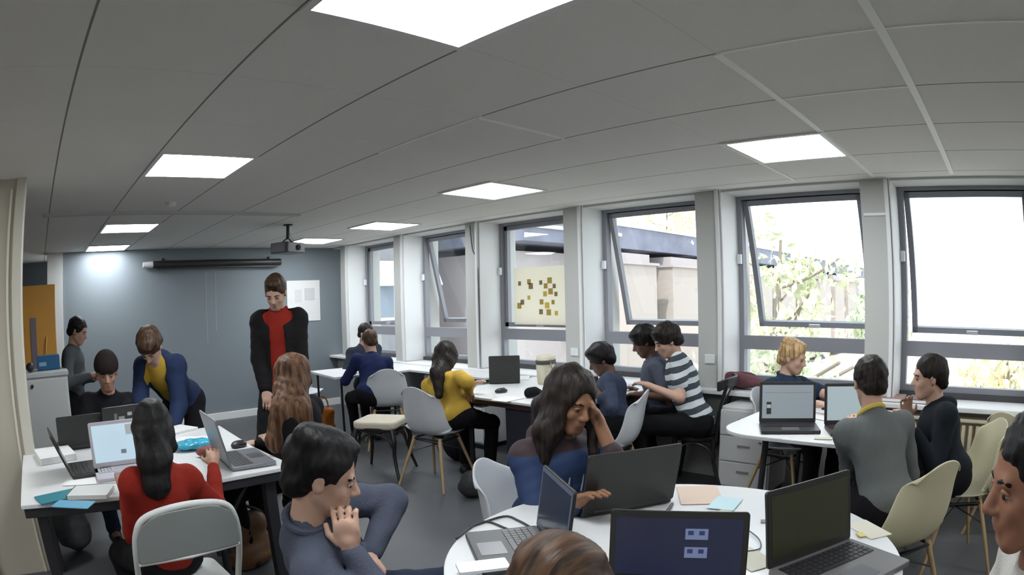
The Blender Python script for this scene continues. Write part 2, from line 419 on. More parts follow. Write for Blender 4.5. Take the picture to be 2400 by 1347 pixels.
# ------------------------------------------------------------------ projector, screen, poster, detector
blackm = mat('black plastic', (.018, .018, .02), .4)
t = tag(empty('projector', (2.66, 5.9, CEIL)), 'black projector hanging from a short ceiling pole', 'projector')
M = Matrix.Rotation(math.radians(25), 4, 'Z')
obj('pole', tube(bmesh.new(), [(0, 0, 0), (0, 0, -.15)], .018, 12), blackm, t)
obj('mount_plate', lathe(bmesh.new(), [(.05, -.012), (.05, 0)], 20), blackm, t)
bm = bmesh.new()
for s in (-1, 1): tube(bm, [M @ Vector((0, 0, -.13)), M @ Vector((s * .09, 0, -.19))], .008, 8)
obj('bracket', bm, blackm, t)
bm = bmesh.new(); poly(bm, rrect(-.155, .155, -.12, .12, .03), -.295, -.19)
for v in bm.verts: v.co = M @ v.co
obj('body', bm, mat('projector shell', (.035, .038, .045), .45), t, bevel=.008)
bm = bmesh.new(); tube(bm, [M @ Vector((.03, -.13, -.24)), M @ Vector((.03, -.10, -.24))], .03, 16)
obj('lens', bm, mat('lens glass', (.02, .02, .03), .1), t)
bm = bmesh.new(); tube(bm, smooth_path([(.01, 0, -.02), (.04, .03, -.1), (.09, .05, -.17), (.06, .08, -.2)], 5), .004, 6)
obj('cable', bm, mat('pale cable', (.5, .5, .5), .5), t)
t = tag(empty('projection_screen', (1.5, YB - .08, 2.09)), 'long black roll-up screen housing with a pale end cap high on the grey wall', 'projection screen')
bm = bmesh.new(); tube(bm, [(.14, 0, 0), (2.06, 0, 0)], .048, 16)
obj('housing', bm, blackm, t, auto=True)
bm = bmesh.new(); tube(bm, [(0, 0, 0), (.14, 0, 0)], [.036, .045], 14); obj('end_cap', bm, mat('pale cap', (.6, .6, .62), .4), t, auto=True)
obj('pull_bar', box(.2, 2.0, -.02, .02, -.062, -.045), blackm, t)
for x in (.3, 1.9): obj('wall_bracket', box(x - .015, x + .015, .0, .08, -.03, .08), blackm, t)
paper = mat('paper white', (.80, .80, .80), .8)
t = obj('flipchart_sheet', box(3.69, 4.23, YB - .012, YB - .004, 1.25, 1.83), paper); tag(t, 'large white paper sheet on the grey wall right of the man in red', 'poster')
obj('note', box(3.98, 4.14, YB - .018, YB - .012, 1.55, 1.72), mat('grey print', (.62, .63, .64), .8), t)
obj('text_block', box(3.82, 3.93, YB - .014, YB - .012, 1.52, 1.70), mat('pale print', (.70, .71, .72), .8), t)
for i, (x, z0, z1) in enumerate(((2.44, 1.05, 1.98), (2.58, 1.2, 1.98))):
    o = obj('wall_scratch', box(x, x + .007, YB - .003, YB, z0, z1), mat('scratch', (.38, .41, .43), .7))
    tag(o, ('longer' if i == 0 else 'shorter') + ' thin pale vertical scuff line on the grey wall', 'scuff mark', 'scuff lines on the grey wall')
o = obj('smoke_detector', lathe(bmesh.new(), [(.03, -.03), (.045, -.02), (.045, 0)], 20, (1.10, 4.77, CEIL)), white_m); tag(o, 'small white round detector on the ceiling between two light panels', 'smoke detector')

# ------------------------------------------------------------------ left recess: orange board, cabinet, blue box
orange = mat('orange board', (.52, .25, .035), .6, noise=.15, nscale=3)
t = tag(empty('orange_partition', (-.1, 7.6, 0)), 'tall orange board with a grey slot standing behind the white cabinet', 'board')
obj('panel', box(-.45, .30, -.02, .02, .05, 1.88), orange, t, bevel=.004)
obj('slot', box(-.05, .03, -.03, -.02, .9, 1.52), mat('mauve slot', (.16, .13, .16), .7), t)
obj('handle', tube(bmesh.new(), smooth_path([(.20, -.03, 1.02), (.15, -.07, 1.1), (.17, -.05, 1.3)], 4), .010, 8), mat('brass', (.6, .35, .1), .35, metal=.7), t)
obj('foot', box(-.45, .30, -.15, .15, 0, .05), mat('dark foot', (.05, .05, .05), .5), t)
t = tag(empty('white_cabinet', (.0, 5.3, 0)), 'white waist-high cabinet beside the cream post on the left', 'cabinet')
obj('body', box(-.30, .215, -.2, .25, 0, 1.05), mat('cabinet white', (.70, .72, .72), .45), t, bevel=.006)
obj('top', box(-.32, .225, -.22, .27, 1.05, 1.085), mat('cabinet top', (.62, .65, .66), .4), t, bevel=.006)
obj('door', box(-.28, .20, -.215, -.2, .04, 1.03), mat('cabinet white', None), t, bevel=.004)
obj('lock', lathe(bmesh.new(), [(.014, 0), (.014, .02)], 14, (0, 0, 0)), blackm, t, loc=(-.12, -.215, .99)).rotation_euler = (PI / 2, 0, 0)
t = obj('blue_box', box(-.06, .16, 5.3, 5.46, 1.087, 1.20), mat('blue box', (.015, .11, .25), .45), bevel=.006); tag(t, 'blue cardboard box standing on the white cabinet', 'box')
obj('label_sticker', box(-.04, .03, 5.296, 5.3, 1.12, 1.15), mat('pale blue', (.25, .45, .6), .6), t)
o = blob('dark_pot', [('e', (-.13, 5.22, 1.125), (.04, .04, .038), np.eye(3), .01)], .008, blackm); tag(o, 'small dark object on the front left corner of the white cabinet', 'knob')

# ------------------------------------------------------------------ radiators and drawer units along the window wall
rad = mat('radiator cream', (.62, .56, .42), .5)
def radiator(y0, y1, label):
    t = tag(empty('radiator', (4.43, y0, 0)), label, 'radiator', 'radiators under the windows'); L = y1 - y0
    obj('panel', box(.02, .05, 0, L, .12, .64), rad, t, bevel=.006)
    bm = bmesh.new(); nn = int(L / .055)
    for i in range(nn): poly(bm, rrect(-.035, .02, .02 + i * .055, .05 + i * .055, .010, 3), .15, .61)
    obj('fin', bm, rad, t)['kind'] = 'stuff'
    obj('top_grille', box(-.045, .055, -.005, L + .005, .63, .655), rad, t, bevel=.004)
    bm = bmesh.new(); tube(bm, [(.03, -.06, 0), (.03, -.06, .18), (.03, 0, .18)], .010, 8); obj('pipe', bm, rad, t)
radiator(-1.2, .62, 'cream ribbed radiator under the far right window')
drw = mat('pedestal grey', (.40, .42, .45), .5)
def drawer_unit(x, y, w, d, h, label, m=drw, n=3):
    t = tag(empty('drawer_unit', (x, y, 0)), label, 'drawer unit', 'drawer units under the window desks')
    obj('body', box(0, d, 0, w, .05, h), m, t, bevel=.005)
    for i in range(n):
        z0 = .07 + i * (h - .08) / n
        o = obj('drawer', box(-.016, 0, .012, w - .012, z0, z0 + (h - .08) / n - .01), m, t, bevel=.003)
        obj('handle', box(-.022, -.016, w / 2 - .05, w / 2 + .05, z0 + .11, z0 + .125), mat('handle grey', (.2, .2, .22), .4), o)
    obj('plinth', box(.03, d - .02, .02, w - .02, 0, .05), blackm, t)
drawer_unit(4.06, 5.05, .42, .42, .68, 'grey drawer unit under the long window desk behind the girl in yellow')
drawer_unit(4.04, 4.50, .42, .34, .66, 'white drawer unit beside the knees of the girl in yellow', mat('pedestal white', (.66, .67, .69), .5))
drawer_unit(4.12, 1.62, .42, .36, .66, 'pale drawer unit against the wall right of the black bentwood chair', mat('pedestal pale', (.52, .52, .52), .5))

# ------------------------------------------------------------------ outdoors
g = mat('pale paving', (.45, .44, .41), .9, noise=.08, nscale=1)
struct(obj('ground', box(5.3, 90, -60, 70, -3.3, -3.2), g))
conc = mat('pale concrete', (.40, .36, .36), .8, noise=.06, nscale=.6)
cream_c = mat('cream concrete', (.40, .35, .32), .8, noise=.06, nscale=.6)
slate = mat('patterned slate fascia', (.17, .18, .235), .7, noise=.5, nscale=1.4)
glassd = mat('far glass', (.20, .24, .30), .15)
whitec = mat('white window frame far', (.65, .65, .65), .6)
# wing across the yard: slate fascia over boxy bays
t = tag(empty('opposite_building', (24, 14.6, -3.2)), 'low building across the yard with a blue-grey fascia and pink-beige bays', 'building')
obj('wall', box(-9, 40, .6, 8, 0, 6.3), conc, t)
obj('fascia', box(-9.4, 40.5, -.4, 8.2, 6.55, 7.42), slate, t)
obj('roof_edge', box(-9.45, 40.5, -.45, 8.2, 7.42, 7.50), whitec, t)
obj('gutter', box(-9.4, -4.0, -.5, -.4, 7.0, 7.12), whitec, t)
for i in range(9):
    x = -5.2 + i * 4.3
    bm = bmesh.new(); bx(bm, x, x + 3.0, -.9, .6, .4, 5.9)
    vs = bm.verts[:]
    o = obj('bay', bm, cream_c, t)
    bm = bmesh.new(); poly(bm, [(x - .1, .6), (x + 3.1, .6), (x + 3.1, -1.0), (x - .1, -1.0)], 5.9, 6.0)
    bx(bm, x + .2, x + 2.8, -.7, .6, 6.0, 6.35); obj('bay_roof', bm, conc, o)
    w = obj('window', box(x + 3.15, x + 4.0, .5, .6, 1.6, 5.6), whitec, t)
    obj('pane', box(x + 3.25, x + 3.9, .45, .5, 3.3, 5.3), glassd, w)
# near wing on the left with open top-hung windows
t = tag(empty('side_building', (8.2, 17.0, -3.2)), 'pale side wing with open windows seen through the farthest windows', 'building')
obj('wall', box(-3.5, 4.9, 0, 6, 0, 9.5), mat('pale render', (.22, .22, .235), .8, noise=.08, nscale=.8), t)
for i, x in enumerate((-2.9, -1.2, .5, 2.2, 3.9)):
    for z in (1.0, 4.1, 6.9):
        w = obj('window', box(x, x + 1.1, -.10, 0, z, z + 1.9), whitec, t)
        obj('pane', box(x + .1, x + 1.0, -.12, -.10, z + .1, z + 1.8), glassd, w)
        Mx = Matrix.Translation((x + .1, -.15, z + 1.8)) @ Matrix.Rotation(math.radians(-28), 4, 'X')
        obj('open_sash', box(0, .9, -.03, .02, -.8, 0, M=Mx), whitec, w)
for i, x in enumerate((-3.2, -1.5, .2, 1.9, 3.6)): obj('pilaster', box(x - .1, x + .12, -.3, 0, 0, 9.5), whitec, t)
# trees
leafm = [mat('leaf pale green', (.58, .62, .40), .6, noise=.3, nscale=3), mat('leaf yellow', (.72, .66, .42), .6, noise=.3, nscale=3), mat('leaf green', (.50, .58, .38), .6, noise=.3, nscale=3)]
bark = mat('bark', (.22, .18, .14), .9)
def tree(x, y, h, r, kind, label, dens=900, seed=1, leaf=.16):
    rs = random.Random(seed)
    t = tag(empty('tree', (x, y, -3.2)), label, 'tree', 'trees outside the windows')
    bm = bmesh.new(); tube(bm, smooth_path([(0, 0, 0), (.1, .05, h * .3), (-.1, .1, h * .6), (.05, 0, h * .9)], 4), [.16 * (1 - i / 14) + .02 for i in range(13)], 8)
    for k in range(9):
        a = rs.random() * 2 * PI; z = h * (.35 + .05 * k)
        tube(bm, smooth_path([(0, 0, z), (math.cos(a) * r * .4, math.sin(a) * r * .4, z + .3), (math.cos(a) * r * .85, math.sin(a) * r * .85, z + r * .4)], 3), .035, 5)
    obj('trunk', bm, bark, t)
    bm = bmesh.new()
    clus = []
    for k in range(26):
        while True:
            p = Vector((rs.uniform(-1, 1), rs.uniform(-1, 1), rs.uniform(-1, 1)))
            if p.length < 1: break
        clus.append((Vector((p.x * r, p.y * r, h * .66 + p.z * h * .34)), rs.uniform(.25, .5) * r * .7))
    for k in range(dens):
        c, q = rs.choice(clus); d = Vector((rs.gauss(0, 1), rs.gauss(0, 1), rs.gauss(0, .8))) * q * .6; p = c + d
        R = Euler((rs.random() * 6, rs.random() * 6, rs.random() * 6)).to_matrix(); s = leaf * rs.uniform(.6, 1.3)
        bm.faces.new([bm.verts.new(p + R @ Vector(v) * s) for v in ((-1, 0, 0), (0, -.45, .1), (1, 0, 0), (0, .45, .1))])
    obj('foliage', bm, leafm[kind], t)
tree(17.5, 6.6, 7.0, 2.2, 0, 'pale green tree behind the window with the blond boy', 1500, 3)
tree(24.0, 4.9, 5.4, 1.3, 2, 'darker green shrub tree low at the right side of the same window', 1100, 5)
tree(52.0, 31.2, 16.5, 5.2, 1, 'yellow-leaved tree rising above the slate fascia', 2200, 8, .26)
tree(17.5, -.4, 3.9, 1.5, 1, 'low yellow-green bush seen at the foot of the far right window', 700, 9)
tree(11.5, 4.4, 3.7, 1.8, 2, 'bright green bush just below the window behind the blond boy', 1300, 12, .11)

# ================================================================== FURNITURE
shell_w = mat('shell white plastic', (.55, .57, .60), .4)
shell_c = mat('shell cream plastic', (.58, .54, .36), .42)
wood = mat('beech dowel', (.42, .29, .15), .5, noise=.15, nscale=20)
wood_d = mat('dark dowel', (.06, .045, .035), .5)
steel_b = mat('black steel', (.02, .02, .022), .4, metal=.3)
table_w = mat('white laminate', (.74, .75, .75), .35, noise=.03, nscale=4)
edge_d = mat('dark table edge', (.022, .022, .026), .45)
def shell_mesh():
    bm = bmesh.new(); prof = [(.215, .425, .17), (.20, .435, .205), (.10, .425, .225), (0, .418, .232), (-.10, .425, .235), (-.165, .455, .232), (-.20, .52, .225), (-.22, .60, .215), (-.235, .69, .20), (-.25, .76, .19), (-.258, .80, .175), (-.262, .82, .16)]
    P = smooth_path([(a, b, c) for a, b, c in prof], 3); n = 13; rows = []
    for i, p in enumerate(P):
        t = i / (len(P) - 1); row = []
        for j in range(n):
            u = -1 + 2 * j / (n - 1); w = p.z
            curl = abs(u) ** 3
            lift = .045 * curl * (1 - abs(2 * t - 1) * .3) if t < .55 else .045 * curl * max(0, 1 - (t - .55) / .2) - (.085 * abs(u) ** 2.4 * max(0, (t - .72) / .28))
            fwd = (.02 if t < .4 else .085 * (1 - max(0, (t - .8) / .2) * .5)) * curl
            row.append(bm.verts.new((p.x + (fwd if t >= .4 else 0), u * w, p.y + lift)))
        rows.append(row)
    for A, B in zip(rows, rows[1:]):
        for j in range(n - 1): bm.faces.new((A[j], A[j + 1], B[j + 1], B[j]))
    return bm
def shell_chair(x, y, face, label, m=shell_w, dark=False, group='white shell chairs with dowel legs'):
    t = tag(empty('shell_chair', (x, y, 0), math.radians(face)), label, 'chair', group)
    o = obj('seat_shell', shell_mesh(), m, t, smooth=True); md = o.modifiers.new('s', 'SOLIDIFY'); md.thickness = .009; md.offset = 0
    md = o.modifiers.new('b', 'SUBSURF'); md.levels = 1; md.render_levels = 1
    wm = wood_d if dark else wood
    for sx in (-1, 1):
        for sy in (-1, 1):
            obj('leg', tube(bmesh.new(), [(sx * .11, sy * .13, .40), (sx * .225, sy * .235, 0)], [.015, .010], 10), wm, t, auto=True)
    bm = bmesh.new()
    for sx in (-1, 1): tube(bm, [(sx * .12, -.14, .385), (sx * .12, .14, .385)], .008, 8)
    for sy in (-1, 1): tube(bm, [(-.12, sy * .14, .385), (.12, sy * .14, .385)], .008, 8)
    obj('mount_frame', bm, steel_b, t)
    for a in ((-1, -1), (-1, 1)):
        obj('brace', tube(bmesh.new(), [(a[0] * .15, a[1] * .165, .27), (-a[0] * .12, -a[1] * .14, .375)], .004, 6), steel_b, t)
        obj('brace', tube(bmesh.new(), [(a[0] * .12, a[1] * .14, .375), (-a[0] * .15, -a[1] * .165, .27)], .004, 6), steel_b, t)
    return t
black_wood = mat('black lacquered wood', (.014, .013, .014), .3)
seat_cream = mat('cream seat pad', (.55, .50, .40), .7)
def bentwood(x, y, face, label, back=True, seatm=None, cream=False, sz=.46):
    t = tag(empty('bentwood_chair' if back else 'stool', (x, y, 0), math.radians(face)), label, 'chair' if back else 'stool')
    if cream:
        bm = poly(bmesh.new(), rrect(-.20, .20, -.20, .20, .07), sz - .045, sz + .02); obj('seat_pad', bm, seat_cream, t, bevel=.018)
    else:
        obj('seat', lathe(bmesh.new(), [(.19, sz - .03), (.205, sz - .02), (.205, sz - .005), (.19, sz), (.02, sz - .006)], 32), seatm or black_wood, t, auto=True)
    obj('seat_rim', lathe(bmesh.new(), [(.195, sz - .075), (.212, sz - .06), (.212, sz - .035), (.2, sz - .03)], 32), black_wood, t, auto=True)
    for sx in (-1, 1):
        for sy in (-1, 1):
            pts = smooth_path([(sx * .165, sy * .165, sz - .05), (sx * .20, sy * .19, sz - .16), (sx * .185, sy * .18, sz * .4), (sx * .235, sy * .225, 0)], 5) if cream else \
                smooth_path([(sx * .15, sy * .15, sz - .05), (sx * .16, sy * .16, sz * .5), (sx * (.20 if sx > 0 else .24), sy * .19, 0)], 5)
            n = len(pts); obj('leg', tube(bmesh.new(), pts, [.020 - .008 * i / n for i in range(n)] if not cream else [.026 - .015 * i / n for i in range(n)], 10), black_wood, t, auto=True)
    for sy in (-1, 1):
        obj('brace', tube(bmesh.new(), smooth_path([(.175, sy * .165, sz * .45), (.12, sy * .17, sz - .13), (0, sy * .17, sz - .085), (-.12, sy * .17, sz - .13), (-.175, sy * .165, sz * .45)], 5), .009, 8), black_wood, t, auto=True)
    for sx in (-1, 1):
        obj('brace', tube(bmesh.new(), smooth_path([(sx * .165, .175, sz * .45), (sx * .17, .12, sz - .13), (sx * .17, 0, sz - .085), (sx * .17, -.12, sz - .13), (sx * .165, -.175, sz * .45)], 5), .009, 8), black_wood, t, auto=True)
    if back:
        for sy in (-1, 1):
            obj('back_post', tube(bmesh.new(), smooth_path([(-.17, sy * .15, sz - .06), (-.19, sy * .165, sz + .15), (-.25, sy * .18, sz + .36)], 5), .015, 10), black_wood, t, auto=True)
        obj('back_slat', tube(bmesh.new(), smooth_path([(-.175, 0, sz - .02), (-.20, 0, sz + .2), (-.275, 0, sz + .36)], 4), [.022] * 9, 10, flat=.35), black_wood, t, auto=True)
        bm = bmesh.new(); top = smooth_path([(-.19, -.215, sz + .35), (-.245, -.17, sz + .37), (-.285, 0, sz + .375), (-.245, .17, sz + .37), (-.19, .215, sz + .35)], 6)
        for i, p in enumerate(top[:-1]): pass
        vs = [[bm.verts.new(Vector(p) + Vector((dx, 0, dz))) for dx, dz in ((-.011, -.035), (.011, -.035), (.011, .035), (-.011, .035))] for p in top]
        for A, B in zip(vs, vs[1:]):
            for k in range(4): bm.faces.new((A[k], A[(k + 1) % 4], B[(k + 1) % 4], B[k]))
        bm.faces.new(vs[0]); bm.faces.new(vs[-1][::-1])
        obj('top_rail', bm, black_wood, t, bevel=.006)
    return t
def folding_chair(x, y, face, label):
    wm = mat('off white enamel', (.62, .64, .62), .4); pm = mat('grey back panel', (.30, .32, .31), .5)
    t = tag(empty('folding_chair', (x, y, 0), math.radians(face)), label, 'chair')
    arc = smooth_path([(.20, -.215, 0), (-.03, -.215, .42), (-.135, -.215, .62), (-.175, -.20, .74), (-.19, -.15, .80), (-.195, 0, .82), (-.19, .15, .80), (-.175, .20, .74), (-.135, .215, .62), (-.03, .215, .42), (.20, .215, 0)], 6)
    obj('main_frame', tube(bmesh.new(), arc, .0125, 12), wm, t, auto=True)
    for sy in (-1, 1): obj('rear_leg', tube(bmesh.new(), [(.12, sy * .19, .43), (-.22, sy * .19, 0)], .011, 10), wm, t, auto=True)
    bm = bmesh.new(); n = 12; A = []
    for j in range(n + 1):
        u = -1 + 2 * j / n; y_ = u * .205; cz = .03 * (1 - u * u)
        top = .735 + .075 * (1 - abs(u) ** 4); A.append([bm.verts.new((-.16 - .035 * (1 - u * u) * .3 - .018 * (z - .6) / .1 * 0 + dx - (z - .62) * .22, y_, z)) for z, dx in ((.625, 0), (top, 0), (top, .008), (.625, .008))])
    for P, Q in zip(A, A[1:]):
        for k in range(4): bm.faces.new((P[k], P[(k + 1) % 4], Q[(k + 1) % 4], Q[k]))
    bm.faces.new(A[0]); bm.faces.new(A[-1][::-1])
    obj('back_panel', bm, pm, t, bevel=.003)
    obj('panel_trim', tube(bmesh.new(), [(-.152, -.21, .622), (-.168, 0, .620), (-.152, .21, .622)], .007, 8), wm, t, auto=True)
    obj('seat', poly(bmesh.new(), rrect(-.17, .21, -.19, .19, .05), .43, .455), wm, t, bevel=.008)
    obj('stretcher', tube(bmesh.new(), [(.14, -.215, .12), (.14, .215, .12)], .008, 8), wm, t, auto=True)
    return t

# laptop: hinge midpoint, direction from hinge to keyboard front, lean of the lid behind the vertical
lap_black = mat('laptop black', (.022, .022, .021), .4, spec=.4)
lap_dark = mat('laptop charcoal', (.06, .062, .068), .4)
lap_grey = mat('laptop silver grey', (.22, .23, .25), .35, metal=.3)
keym = mat('laptop keys', (.012, .012, .014), .5)
scr_off = mat('screen off', (.035, .037, .028), .18)
def laptop(hx, hy, face, lean, label, w=.34, d=.235, lid=None, base=None, screen=None, bezel=None, z=.72, hl=.22, keys=True, keyc=None, pad=True):
    lid = lid or lap_black; base = base or lid; bezel = bezel or lap_black
    t = tag(empty('laptop', (hx, hy, z), math.radians(face)), label, 'laptop')
    obj('base', poly(bmesh.new(), rrect(0, d, -w / 2, w / 2, .012, 3), .003, .021), base, t, bevel=.003)
    if keys:
        bm = bmesh.new()
        for r in range(5):
            for c in range(14):
                a = .022 + r * .0205; b0 = -w * .44 + c * w * .88 / 14
                if r == 4 and 4 <= c <= 8:
                    if c == 4: bx(bm, a, a + .016, b0, b0 + w * .88 / 14 * 5 - .003, .021, .0235)
                    continue
                bx(bm, a, a + .0165, b0, b0 + w * .88 / 14 - .003, .021, .0235)
        obj('keyboard', bm, keyc or keym, t)
        if pad: obj('touchpad', poly(bmesh.new(), rrect(d - .095, d - .018, -.05, .05, .005, 2), .021, .0218), mat('touchpad', (.09, .09, .10), .3), t)
    M = Matrix.Translation((0, 0, .018)) @ Matrix.Rotation(math.radians(-lean), 4, 'Y')
    bm = bmesh.new(); r = rrect(-w / 2, w / 2, 0, hl, .010, 3)
    a = [bm.verts.new(M @ Vector((-.006, y, zz))) for y, zz in r]; b_ = [bm.verts.new(M @ Vector((.003, y, zz))) for y, zz in r]
    bm.faces.new(a); bm.faces.new(b_[::-1])
    for i in range(len(r)): bm.faces.new((a[i], a[(i + 1) % len(r)], b_[(i + 1) % len(r)], b_[i]))
    L = obj('lid', bm, lid, t, bevel=.002)
    obj('bezel', box(.003, .0042, -w / 2 + .004, w / 2 - .004, .008, hl - .005, M=M), bezel, L)
    obj('screen', box(.0042, .0052, -w / 2 + .016, w / 2 - .016, .026, hl - .018, M=M), screen or scr_off, L)
    obj('hinge', tube(bmesh.new(), [(-.002, -w * .38, .018), (-.002, w * .38, .018)], .007, 8), lap_black, t)
    t['_M'] = 0; del t['_M']
    return t, L, M
def on_lid(L, M, x, y0, y1, z0, z1, m, name):
    return obj(name, box(x, x + .001, y0, y1, z0, z1, M=M), m, L)

# ---- round table
def leg_pedestal(t, x, y, h, m=steel_b):
    obj('column', tube(bmesh.new(), [(x, y, .03), (x, y, h)], .04, 16), m, t, auto=True)
    obj('base_disc', lathe(bmesh.new(), [(.28, 0), (.28, .012), (.05, .035)], 32, (x, y, 0)), m, t, auto=True)
t = tag(empty('round_table', (1.52, .87, 0)), 'round white table in the foreground covered with laptops and cables', 'table')
obj('tabletop', lathe(bmesh.new(), [(.675, .692), (.685, .698), (.685, .716), (.68, .72)], 96), table_w, t, auto=True)
for a in (45, 135, 225, 315):
    c, s_ = math.cos(math.radians(a)), math.sin(math.radians(a))
    obj('leg', tube(bmesh.new(), [(.35 * c, .35 * s_, .692), (.46 * c, .46 * s_, 0)], [.022, .014], 12), steel_b, t, auto=True)
obj('under_frame', lathe(bmesh.new(), [(.36, .665), (.38, .665), (.38, .692)], 40), steel_b, t)

# ---- left table
t = tag(empty('white_table', (-.22, 2.70, 0)), 'white-topped table with black rim on the left, crowded with laptops and papers', 'table')
obj('tabletop', poly(bmesh.new(), [(.0, .05), (.5, -.02), (1.41, 0), (1.40, .55), (1.44, 1.28), (.0, 1.3)], .70, .72), table_w, t, bevel=.004)
obj('rim', poly(bmesh.new(), [(.012, .062), (.5, -.005), (1.395, .012), (1.39, .55), (1.425, 1.27), (.012, 1.29)], .655, .70), edge_d, t, bevel=.004)
for x, y in ((.10, .12), (1.30, .10), (.10, 1.1), (1.32, 1.08)):
    obj('leg', poly(bmesh.new(), rrect(x - .03, x + .03, y - .03, y + .03, .006, 2), 0, .655), edge_d, t)
# cast metal trestle with scrolls under the near right
for k, sx in enumerate((-1, 1)):
    obj('scroll_brace', tube(bmesh.new(), smooth_path([(1.02 + sx * .03, .14, .30), (1.02 + sx * .05, .14, .44), (1.02 + sx * .12, .14, .56), (1.02 + sx * .2, .14, .65)], 5), .013, 8), steel_b, t, auto=True)
obj('trestle_post', tube(bmesh.new(), [(1.02, .14, 0), (1.02, .14, .655)], [.024, .018], 12), steel_b, t, auto=True)
obj('trestle_foot', tube(bmesh.new(), smooth_path([(.80, .14, .02), (1.02, .14, .05), (1.24, .14, .02)], 5), .02, 8), steel_b, t, auto=True)

# ---- middle table
t = tag(empty('meeting_table', (3.22, 2.75, 0)), 'white-topped table with a dark front panel between the girl in yellow and the window group', 'table')
obj('tabletop', poly(bmesh.new(), [(-.02, .0), (1.2, 0), (1.2, 1.35), (.30, 1.35), (-.05, 1.16), (-.04, .85)], .70, .72), table_w, t, bevel=.004)
obj('rim', poly(bmesh.new(), [(.0, .02), (1.19, .02), (1.19, 1.33), (.30, 1.33), (-.03, 1.14), (-.02, .85)], .66, .70), mat('dark brown edge', (.035, .018, .014), .45), t, bevel=.003)
obj('front_panel', box(.02, .045, .05, .62, .18, .66), mat('navy panel', (.018, .02, .032), .5), t, bevel=.003)
for x, y in ((.05, 1.05), (.05, .07), (1.1, .07), (1.1, 1.25)):
    obj('leg', tube(bmesh.new(), [(x, y, 0), (x, y, .66)], .022, 12), steel_b, t, auto=True)
t = tag(empty('low_shelf', (3.35, 3.75, 0)), 'white shelf board under the left end of the middle table', 'shelf')
obj('board', box(-.02, .42, 0, .30, .60, .618), table_w, t, bevel=.003)
for x in (0, .39): obj('bracket', box(x, x + .012, .02, .28, .618, .66), steel_b, t)

# ---- window desks far, with thin dark legs
t = tag(empty('far_desk', (3.05, 5.72, 0)), 'white desk on thin dark legs near the grey wall, where two people face each other', 'desk')
obj('tabletop', poly(bmesh.new(), [(.05, .05), (.75, -.05), (1.32, 0), (1.32, .78), (.15, .85)], .695, .72), table_w, t, bevel=.004)
for x, y in ((.17, .12), (1.25, .05), (.22, .78), (1.25, .72)):
    obj('leg', tube(bmesh.new(), [(x, y, 0), (x, y, .695)], .013, 10), steel_b, t, auto=True)
t = tag(empty('window_desk', (4.02, 4.45, 0)), 'narrow white desk running along the window board behind the girl in yellow', 'desk')
obj('tabletop', box(0, .36, 0, 1.25, .695, .72), table_w, t, bevel=.004)
obj('back_rail', box(.33, .35, .03, 1.22, .45, .695), drw, t)

# ---- right table
t = tag(empty('curved_table', (3.62, 1.05, 0)), 'white table with rounded corners by the window, beneath the blond boy', 'table')
obj('tabletop', poly(bmesh.new(), rrect(-.55, .55, -.50, .52, .24, 8), .698, .72), table_w, t, bevel=.004)
for x, y in ((-.32, -.3), (.38, -.3), (-.32, .32), (.38, .32)):
    obj('leg', tube(bmesh.new(), [(x, y, 0), (x * .9, y * .9, .698)], [.016, .02], 10), edge_d, t, auto=True)
t = tag(empty('computer_tower', (3.70, .85, 0)), 'dark computer tower on the floor under the window table', 'computer')
obj('case', box(0, .40, -.1, .08, .02, .44), mat('tower dark', (.02, .024, .028), .4), t, bevel=.006)
obj('front_panel', box(-.01, 0, -.095, .075, .03, .43), blackm, t, bevel=.003)
for a in (.05, .35): obj('foot', box(a, a + .03, -.09, .07, 0, .02), blackm, t)

# ---- chairs
shell_chair(2.685, .395, 58, 'large cream shell chair at the front right, behind the man in the grey sweater', shell_c, group='cream shell chairs')
shell_chair(3.50, .16, 112, 'cream shell chair seen edge-on behind the dark hoodie', shell_c, group='cream shell chairs')
shell_chair(4.02, -.22, -30, 'cream shell chair against the radiator, partly behind the face at the right edge', shell_c, group='cream shell chairs')
shell_chair(3.02, 3.95, 12, 'grey-looking shell chair under the girl in the yellow hoodie')
shell_chair(3.50, 5.40, 62, 'white shell chair behind the person in the blue sweater near the grey wall')
shell_chair(3.25, 6.95, -80, 'empty white shell chair at the left end of the far desk')
shell_chair(3.55, 2.62, 112, 'pale green-grey shell chair behind the boy in the patterned navy shirt')
shell_chair(4.12, 1.50, -95, 'white shell chair under the blond boy beside the window')
shell_chair(1.77, 1.65, -62, 'white shell chair whose back shows left of the girl in the blue jacket')
bentwood(4.22, 2.27, 105, 'black bentwood chair with a rounded top rail under the boy in the striped shirt')
bentwood(2.88, 4.55, -145, 'empty black stool with curved legs and a cream padded seat in the aisle', back=False, cream=True)
folding_chair(.45, 2.27, 92, 'off-white folding chair with a grey back panel under the girl in red')
bentwood(1.46, 3.02, 150, 'black curved-leg stool under the person with very long light brown hair', back=False)
bentwood(.93, 1.62, -40, 'low black stool under the boy resting his chin on his hand', back=False, sz=.42)

